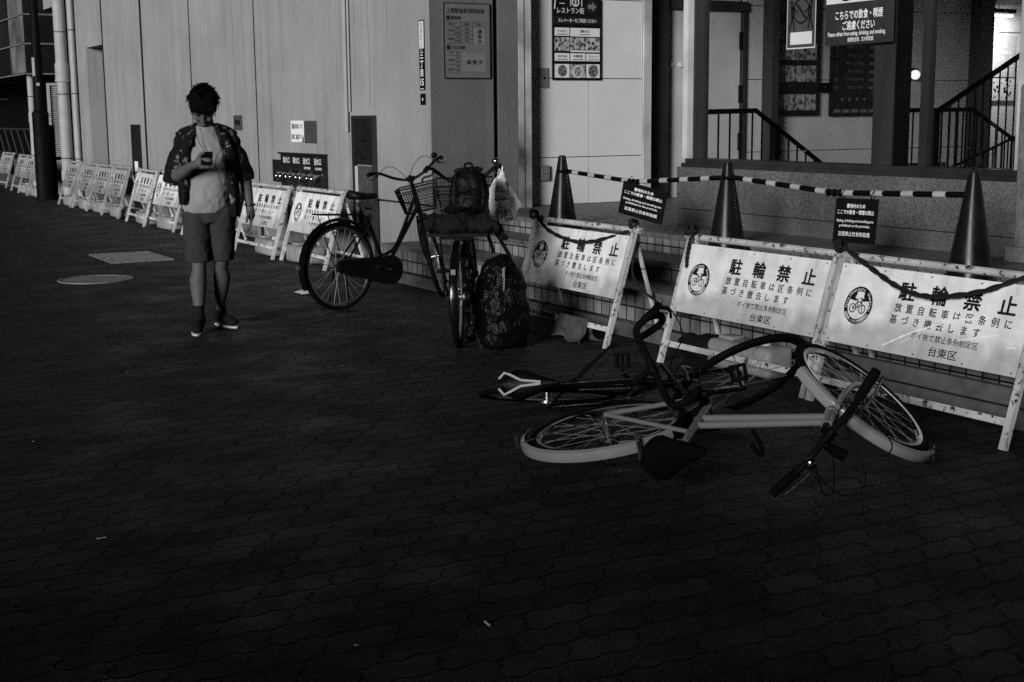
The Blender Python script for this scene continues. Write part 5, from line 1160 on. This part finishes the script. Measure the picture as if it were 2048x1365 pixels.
def pale_bike():
    rt = thing('bicycle', 'pale framed bicycle with pale mudguards lying on its side nearest the camera', 'bicycle')
    hb, ht = (.85, 0, .71), (.80, 0, .86); S = steer_fn(hb, ht, DQ[6]); R = .335; L = 1.08; BBp = (.43, .275)
    wheel(rt, (0, R), R, .019, None, 'chrome', 28, True); wheel(rt, (L, R), R, .019, S, 'chrome', 28)
    seg = [([(BBp[0], 0, BBp[1]), (.275, 0, .74)], .0175), ([hb, ht], .021), ([(.835, 0, .755), (.375, 0, .44)], .0150), ([(.815, 0, .815), (.345, 0, .53)], .0145)]
    for s in (-1, 1): seg += [([(BBp[0], s * .04, BBp[1]), (0, s * .062, R)], .011), ([(.30, s * .02, .66), (0, s * .062, R)], .0095)]
    tubes(rt, 'frame', 'lframe', seg)
    tubes(rt, 'fork', 'lframe', [([(.85, 0, .71), (.86, 0, .68)], .024)] + [(bez([(.86, s * .03, .69), (.90, s * .058, .58), (.98, s * .06, .43), (L, s * .058, R)], 5), .0125) for s in (-1, 1)], S)
    guard(rt, (0, R), .360, .054, 48, 205, 'guard', None); guard(rt, (L, R), .360, .054, 20, 160, 'guard', S)
    for cc, an, X_ in (((0, R), 196, None), ((L, R), 30, S)):
        b = MB(X_); a = rad(an); b.ring((cc[0] + .36 * cos(a), 0, cc[1] + .36 * sin(a)), .033, .004, 'x', 18, 6); b.build('guard_band', M['black'], rt)
    b = MB(); vs = [(BBp[0] + .11 * cos(rad(-100 + 20 * k)), BBp[1] + .11 * sin(rad(-100 + 20 * k))) for k in range(11)] + [(.05 * cos(rad(95 + 17 * k)), R + .05 * sin(rad(95 + 17 * k))) for k in range(11)]
    b.prism(vs, -.08, -.045); b.build('chain_case', M['black'], rt, 30)
    cranks(rt, BBp, 'dchrome', a=.6, ring=0)
    saddle(rt, (.205, .865), .25, .185, 'rubber', (.275, .72), -.05)
    b = MB(S); b.tube([(.80, 0, .86), (.785, 0, .905), (.80, 0, .93)], .0165, 10); b.tube([(.80, -.03, .93), (.80, .03, .93)], .021, 12); b.build('stem', M['black'], rt)
    b = MB(S); half = [(.80, 0, .93), (.80, .08, .93), (.79, .18, .945), (.77, .30, .95)]
    b.tube(bez([(x, -y, z) for x, y, z in half[::-1]] + half[1:], 5), .0125, 10); hd = b.build('handlebar', M['black'], rt)
    for s in (-1, 1):
        b = MB(S); b.tube([(.788, s * .185, .946), (.768, s * .312, .951)], .0185, 12); b.build('grip', M['rubber'], hd)
        b = MB(S); b.tube(bez([(.80, s * .15, .94), (.835, s * .16, .93), (.835, s * .22, .925), (.82, s * .30, .92)], 4), .0065, 6); b.build('brake_lever', M['dchrome'], hd)
    b = MB(S); b.ball((.80, -.12, .965), (.024, .024, .02)); b.build('bell', M['chrome'], hd)
    b = MB(S); b.tube(bez([(.835, .15, .93), (.98, .12, .99), (1.02, .02, .90), (.92, .0, .76), (.90, .02, .70)], 6), .0028, 5); b.tube(bez([(.835, -.15, .93), (.97, -.16, .98), (1.06, -.1, .88), (.95, -.03, .72), (.80, -.02, .66)], 6), .0028, 5); b.tube(bez([(.835, -.13, .93), (.92, -.2, .96), (.99, -.2, .86), (.93, -.1, .74)], 6), .0028, 5); b.build('brake_cable', M['black'], hd)
    b = MB(); b.tube([(.36, .05, .30), (.28, .16, .06)], .009, 6); b.build('kickstand', M['dchrome'], rt)
    b = MB(S); b.tube([(.845, -.055, .89), (.92, -.055, .885)], [.020, .026], 12); b.tube([(.80, -.055, .925), (.85, -.055, .895)], .008, 6); b.build('front_lamp', M['black'], rt)
    for cx_, cz_, X_ in ((.10, .70, None), (.91, .69, S)):
        b = MB(X_); b.tube([(cx_, -.036, cz_ + .02), (cx_, -.042, cz_ - .06)], .008, 6); b.tube([(cx_, .036, cz_ + .02), (cx_, .042, cz_ - .06)], .008, 6); b.tube([(cx_, -.036, cz_ + .02), (cx_, .036, cz_ + .02)], .008, 6); b.build('brake_caliper', M['dchrome'], rt)
    b = MB(); b.box(-.392, -.376, -.022, .022, .24, .285); b.build('rear_reflector', M['hpanel'], rt, 0)
    b = MB(); b.tube(bez([(.56, -.05, .57), (.585, -.12, .56), (.58, -.17, .54), (.55, -.12, .54)], 4), .010, 6); b.build('cable_lock', M['rubber'], rt)
    pose(rt, DQ[:3], DQ[3:6]); return rt
CQ = [3.616, 5.747, .036, 1.141, -.738, -.767, .532]
DQ = [3.248, 4.955, .175, 1.515, -.559, -.261, -.795]
road_bike(); pale_bike()
# ================================================================ THE WALKING MAN  (local: x to the right of the picture, -y towards the camera)
M['skin'] = pm('skin', .070, .6, var=.08, vs=12, spec=.2)
M['hair'] = pm('black_hair', .0025, .9, var=.4, vs=60, stretch=(1, 1, .2), spec=.03)
M['tee'] = pm('pale_tee', .20, .9, var=.12, vs=5, bump=.004, bs=9, spec=.1)
M['shorts'] = pm('grey_shorts', .028, .95, var=.2, vs=6, bump=.004, bs=12, spec=.1)
def shirtmat():
    m, t, p = newmat('dark_floral_shirt'); vo = N(t, 'ShaderNodeTexVoronoi', Scale=20.); n = noise(t, coords(t), 8, 3); p.inputs['Specular IOR Level'].default_value = .15
    w = noise(t, coords(t), 16, 3); tc = coords(t, 1, 1, .55); mx = t.nodes.new('ShaderNodeVectorMath'); mx.operation = 'ADD'; t.links.new(tc, mx.inputs[0]); cb = t.nodes.new('ShaderNodeCombineXYZ')
    for i in range(3): t.links.new(mth(t, 'MULTIPLY', w, .12), cb.inputs[i])
    t.links.new(cb.outputs[0], mx.inputs[1]); t.links.new(mx.outputs[0], vo.inputs['Vector'])
    f = mth(t, 'MULTIPLY', ramp(t, vo.outputs[0], .28, .36, 1, 0), ramp(t, n, .42, .54)); c = mixf(t, f, .0035, .13); setcol(t, p, c); p.inputs['Roughness'].default_value = .85
    bumpn(t, p, noise(t, coords(t), 10, 2), .01); return m
M['shirt'] = shirtmat()
man = thing('person', 'man in a dark patterned open shirt and shorts walking and looking down at a phone', 'person', (2.86, 9.33, .0), -20)
V = Vector
hipR, hipL = V((-.085, .02, .86)), V((.095, .02, .86)); knR, knL = V((-.072, -.11, .465)), V((.073, -.035, .465)); anR, anL = V((-.088, -.14, .09)), V((.045, .12, .095))
shR, shL = V((-.160, .01, 1.290)), V((.185, .01, 1.290)); elR, elL = V((-.225, -.03, 1.04)), V((.255, .03, 1.05)); wrR, wrL = V((-.085, -.245, 1.135)), V((.285, -.03, .845))
b = MB()
def leg(h, k, a, s):
    m = (k + a) / 2; b.loft([(h, .085, .085), (h.lerp(k, .5), .072, .075), (h.lerp(k, .85), .054, .058), (k, .051, .056), (k.lerp(a, .12), .048, .053), (k.lerp(a, .30) + V((s * .008, .018, 0)), .060, .064), (k.lerp(a, .55) + V((s * .004, .014, 0)), .050, .054), (k.lerp(a, .82), .035, .038), (a, .034, .037), (a - V((0, 0, .05)), .034, .04)], 18)
leg(hipR, knR, anR, -1); leg(hipL, knL, anL, 1)
b.loft([((.005, .02, .78), .10, .08), ((.005, .02, .86), .155, .10), ((.008, .015, .98), .135, .09), ((.01, .01, 1.12), .15, .10), ((.012, .012, 1.25), .165, .105), ((.012, .015, 1.32), .14, .08), ((.01, .01, 1.36), .075, .06), ((.007, -.01, 1.41), .056, .056), ((.004, -.03, 1.46), .054, .056)], 22)
b.chain([shR, elR], [.044, .043]); b.chain([elR, (elR * .6 + wrR * .4), wrR], [.044, .043, .029]); b.chain([shL, elL], [.044, .042]); b.chain([elL, (elL * .6 + wrL * .4), wrL], [.041, .040, .026])
HC = V((.0, -.05, 1.515)); HR = Matrix.Rotation(rad(34), 3, 'X') @ Matrix.Rotation(rad(3), 3, 'Y')
def hd(x, y, z): return HC + HR @ V((x, y, z))
def hball(x, y, z, rx, ry, rz): b.ball(hd(x, y, z), (rx, ry, rz), HR)
hball(0, .012, .035, .077, .096, .088); hball(0, -.028, -.02, .067, .066, .078); hball(0, -.042, -.082, .046, .045, .036); hball(0, -.066, -.104, .024, .020, .018)
for s in (-1, 1): hball(s * .036, -.066, -.035, .026, .024, .026); hball(s * .030, -.084, .020, .026, .012, .009); hball(s * .076, .012, -.012, .010, .018, .032); hball(s * .013, -.098, -.041, .009, .010, .008)
hball(0, -.095, -.010, .010, .013, .028); hball(0, -.107, -.035, .012, .014, .011); hball(0, -.092, -.071, .022, .010, .005); hball(0, -.089, -.083, .019, .010, .006)
def finger(pts, r): b.chain([V(p) for p in pts], [r, r * .95, r * .85, r * .72][:len(pts)], 8)
pc = V((.022, -.325, 1.185)); palm = V((-.03, -.29, 1.155)); b.chain([wrR, V((-.055, -.27, 1.145)), palm], [.027, .030, .030]); b.ball(palm + V((.012, -.006, .008)), (.036, .022, .04))
for k, (dz, ln) in enumerate(((.018, .050), (.0, .056), (-.018, .052), (-.035, .042))):
    base = palm + V((.01, -.022, dz + .006)); finger([base, base + V((.022, -.035, .004)), base + V((.022 + ln * .55, -.046, .004)), base + V((.022 + ln, -.042, .001))], .0095 - .0006 * k)
finger([palm + V((-.008, .002, .030)), palm + V((.010, .004, .058)), palm + V((.034, -.004, .066))], .0115)
pl_ = wrL + V((.004, -.012, -.058)); b.chain([wrL, pl_], [.027, .030]); b.ball(pl_ + V((0, 0, -.005)), (.020, .038, .045))
for k, (dy, ln) in enumerate(((-.030, .070), (-.010, .078), (.011, .072), (.030, .056))):
    base = pl_ + V((.0, dy, -.036)); finger([base, base + V((-.004, -.003, -ln * .45)), base + V((-.014, -.006, -ln * .78)), base + V((-.028, -.008, -ln * .92))], .0112 - .0005 * k)
finger([pl_ + V((-.012, -.03, .012)), pl_ + V((-.026, -.052, -.018)), pl_ + V((-.030, -.058, -.045))], .0115)
body = remesh(b, 'body', M['skin'], man, .0055, 2)
for s in (-1, 1): MB().ball(hd(s * .032, -.0885, -.001), (.014, .005, .004), HR).build('eyelid', M['hair'], man)
for s in (-1, 1): MB().tube([hd(s * .014, -.099, .020), hd(s * .034, -.098, .027), hd(s * .054, -.084, .020)], [.004, .005, .003], 6).build('eyebrow', M['hair'], man)
# hair: a full dark cap with a soft fringe and a few loose ends
b = MB()
b.ball(hd(0, .020, .058), (.101, .114, .092), HR, 22, 14); b.ball(hd(0, .055, .005), (.084, .076, .082), HR); b.ball(hd(.0, -.046, .078), (.088, .064, .052), HR, 18, 12)
for ax_, ay_, az_, ar_ in ((-.035, -.03, .128, .045), (.04, -.02, .126, .045), (.0, .045, .135, .05)): b.ball(hd(ax_, ay_, az_), (ar_, ar_, ar_ * .55), HR)
for s in (-1, 1): b.ball(hd(s * .070, .0, .045), (.024, .045, .040), HR)
rnd = random.Random(3)
for k in range(11): x = -.066 + k * .0132; b.tube([hd(x, -.080, .075), hd(x * .98, -.106, .056), hd(x * .95, -.106, .046 + rnd.uniform(-.014, .012) - abs(x) * .12)], [.018, .012, .004], 6)
hair = remesh(b, 'hair', M['hair'], man, .0048, 2)
b = MB()
for k in range(420):
    a = rnd.uniform(0, 2 * pi); e_ = rnd.uniform(-.12, 1.0) * pi / 2; n_ = V((cos(a) * cos(e_), sin(a) * cos(e_), sin(e_))); p = V((.099 * n_.x, .020 + .111 * n_.y, .058 + .090 * n_.z))
    t_ = V((rnd.uniform(-.5, .5), -.55 + rnd.uniform(-.4, .4), .25 if e_ > .6 else -.75)); d = (n_ * rnd.uniform(.25, .8) + t_).normalized(); l = rnd.uniform(.02, .042) * (1.15 if e_ > .9 else .8)
    b.tube([hd(*(p * .97)), hd(*(p + d * l * .5 + n_ * .004)), hd(*(p + d * l + V((0, -.004, -.006))))], [.0030, .0022, .0006], 4, cap=False)
for k in range(70): x = rnd.uniform(-.078, .078); b.tube([hd(x, -.085, .07), hd(x * 1.02, -.111, .045), hd(x * 1.0 + rnd.uniform(-.01, .01), -.110, .034 + rnd.uniform(-.024, .016) - abs(x) * .1)], [.0035, .003, .0006], 4, cap=False)
for s in (-1, 1):
    for k in range(24): y = rnd.uniform(-.035, .04); b.tube([hd(s * .088, y, .04), hd(s * .086, y - .004, .01), hd(s * .080, y - .008, -.008 + rnd.uniform(-.015, .02))], [.003, .0025, .0006], 4, cap=False)
b.build('hair_strands', M['hair'], hair, 60)
# tee shirt
b = MB()
b.loft([((-.03, -.005, .805), .150, .118), ((-.02, -.004, .84), .160, .124), ((.0, .0, .94), .158, .120), ((.008, .0, 1.08), .160, .118), ((.012, .004, 1.22), .172, .118), ((.012, .01, 1.31), .155, .095), ((.010, .006, 1.365), .092, .078), ((.009, -.002, 1.395), .066, .066)], 26)
remesh(b, 'tee_shirt', M['tee'], man, .0075, 3, (.020, .07))
# shorts
b = MB()
b.loft([((.005, .012, .74), .165, .118), ((.005, .012, .80), .172, .125), ((.005, .012, .90), .160, .115), ((.005, .012, .93), .152, .110)], 24)
for h_, k_, x in ((hipR, knR, -.004), (hipL, knL, .004)): b.loft([(h_ + V((x, 0, -.02)), .096, .116), (h_.lerp(k_, .45), .094, .108), (h_.lerp(k_, .75) + V((x, 0, 0)), .087, .098), (k_ + V((x, .006, .012)), .083, .092)], 22)
remesh(b, 'shorts', M['shorts'], man, .0075, 2, (.016, .06))
# open patterned shirt: back, two fronts, loose elbow-length sleeves, collar
b = MB()
b.loft([((.02, .065, .84), .165, .075), ((.015, .062, 1.0), .175, .080), ((.012, .058, 1.2), .190, .085), ((.012, .045, 1.32), .175, .070), ((.012, .04, 1.375), .10, .05)], 22)
for s, a_, e_ in ((-1, shR, elR), (1, shL, elL)):
    Rs = Matrix.Rotation(rad(-s * 12), 3, 'Y')
    b.ball(a_ + V((-s * .006, .0, .0)), (.064, .066, .056)); b.loft([(a_ + V((-s * .02, 0, -.01)), .056, .064, Rs), (a_.lerp(e_, .3), .060, .070, Rs), (a_.lerp(e_, .65) + V((s * .002, 0, 0)), .064, .075, Rs), (e_ + V((s * .002, .0, -.0)), .067, .077, Rs), (e_ + V((s * .003, .0, -.03)), .066, .076, Rs)], 20)
    x = s * .140 + .012
    b.loft([((x + s * .030, -.03, .775 if s > 0 else .87), .032, .090), ((x + s * .026, -.04, .95), .042, .088), ((x + s * .016, -.05, 1.1), .046, .078), ((x + s * .004, -.05, 1.24), .050, .070), ((x - s * .030, -.03, 1.33), .046, .065), ((x - s * .065, .0, 1.385), .028, .05)], 16)
    b.tube(bez([(s * .02 + .01, .062, 1.40), (s * .068 + .01, .02, 1.395), (s * .092 + .01, -.06, 1.345), (s * .10 + .01, -.105, 1.26)], 5), [.020] * 8 + [.023] * 4 + [.016] * 4, 8)
for s in (-1, 1): b.tube([(s * .055 + .01, .035, 1.385), (s * .12 + .01, .022, 1.352), (s * .175 + .01, .012, 1.305)], [.038, .050, .062], 14)
remesh(b, 'open_shirt', M['shirt'], man, .0075, 2, (.020, .06))
# shoes and socks
for s, an, toe in ((-1, anR, V((-.035, -1, 0)).normalized()), (1, anL, V((.55, -.85, 0)).normalized())):
    b = MB(); b.loft([(an + V((0, 0, .09)), .038, .041), (an + V((0, 0, .04)), .038, .041), (an - V((0, 0, .03)), .042, .045)], 16); b.build('sock', M['dcloth'], man)
    up = V((0, 0, 1)); sd = toe.cross(up); Rm = Matrix((sd, toe, up)).transposed(); base = V((an.x, an.y, 0))
    b = MB(); b.ball(base + V((0, 0, .065)), (.042, .058, .055), Rm); b.ball(base + toe * .085 + V((0, 0, .05)), (.044, .085, .038), Rm); b.ball(base + toe * .155 + V((0, 0, .04)), (.041, .06, .030), Rm); b.tube([base + V((0, 0, .07)), base + V((0, 0, .115))], [.046, .045], 14)
    p = remesh(b, 'shoe', M['dcloth'], man, .006, 3)
    b = MB(); n = 24; vs = []
    for zz in (.0, .013):
        for k in range(n):
            a = 2 * pi * k / n; q = Rm @ V(((.046 if sin(a) > -.2 else .040) * cos(a), .075 + .146 * sin(a), 0)); vs.append(base + q + V((0, 0, zz)))
    b.add(vs, [tuple(range(n))[::-1], tuple(range(n, 2 * n))] + [(k, (k + 1) % n, (k + 1) % n + n, k + n) for k in range(n)]); b.build('sole', M['gpaper'], p, 40)
MB().ring(wrL + V((.0, 0, .012)), .031, .009, 'z', 24, 8, flat=1.2).build('wristwatch', M['chrome'], man)
b = MB(); b.tube(bez([(-.05, -.09, 1.395), (-.055, -.13, 1.36), (-.035, -.135, 1.29), (.0, -.145, 1.22), (.03, -.155, 1.14)], 6), .0022, 5); b.tube(bez([(.07, -.085, 1.395), (.092, -.122, 1.36), (.105, -.13, 1.25), (.065, -.145, 1.15), (.09, -.14, 1.06), (.105, -.14, .98)], 6), .0022, 5); b.build('earphone_cable', M['ink'], man)
# phone (held: a thing of its own)
ph = thing('smartphone', "dark smartphone held in the walking man's right hand", 'phone', (2.86, 9.33, 0), -20)
Rp = Matrix.Rotation(rad(-55), 3, 'X'); xp = lambda p: pc + Rp @ p
MB(xp).rbox(-.038, .038, -.0045, .0045, -.072, .072, .0042).build('case', M['black'], ph)
MB(xp).rbox(-.03, -.008, -.0062, -.004, .045, .064, .001).build('camera_bump', M['dsteel'], ph)
MB(xp).box(-.034, .034, .0047, .0052, -.066, .066).build('screen', M['bsign'], ph, 0)
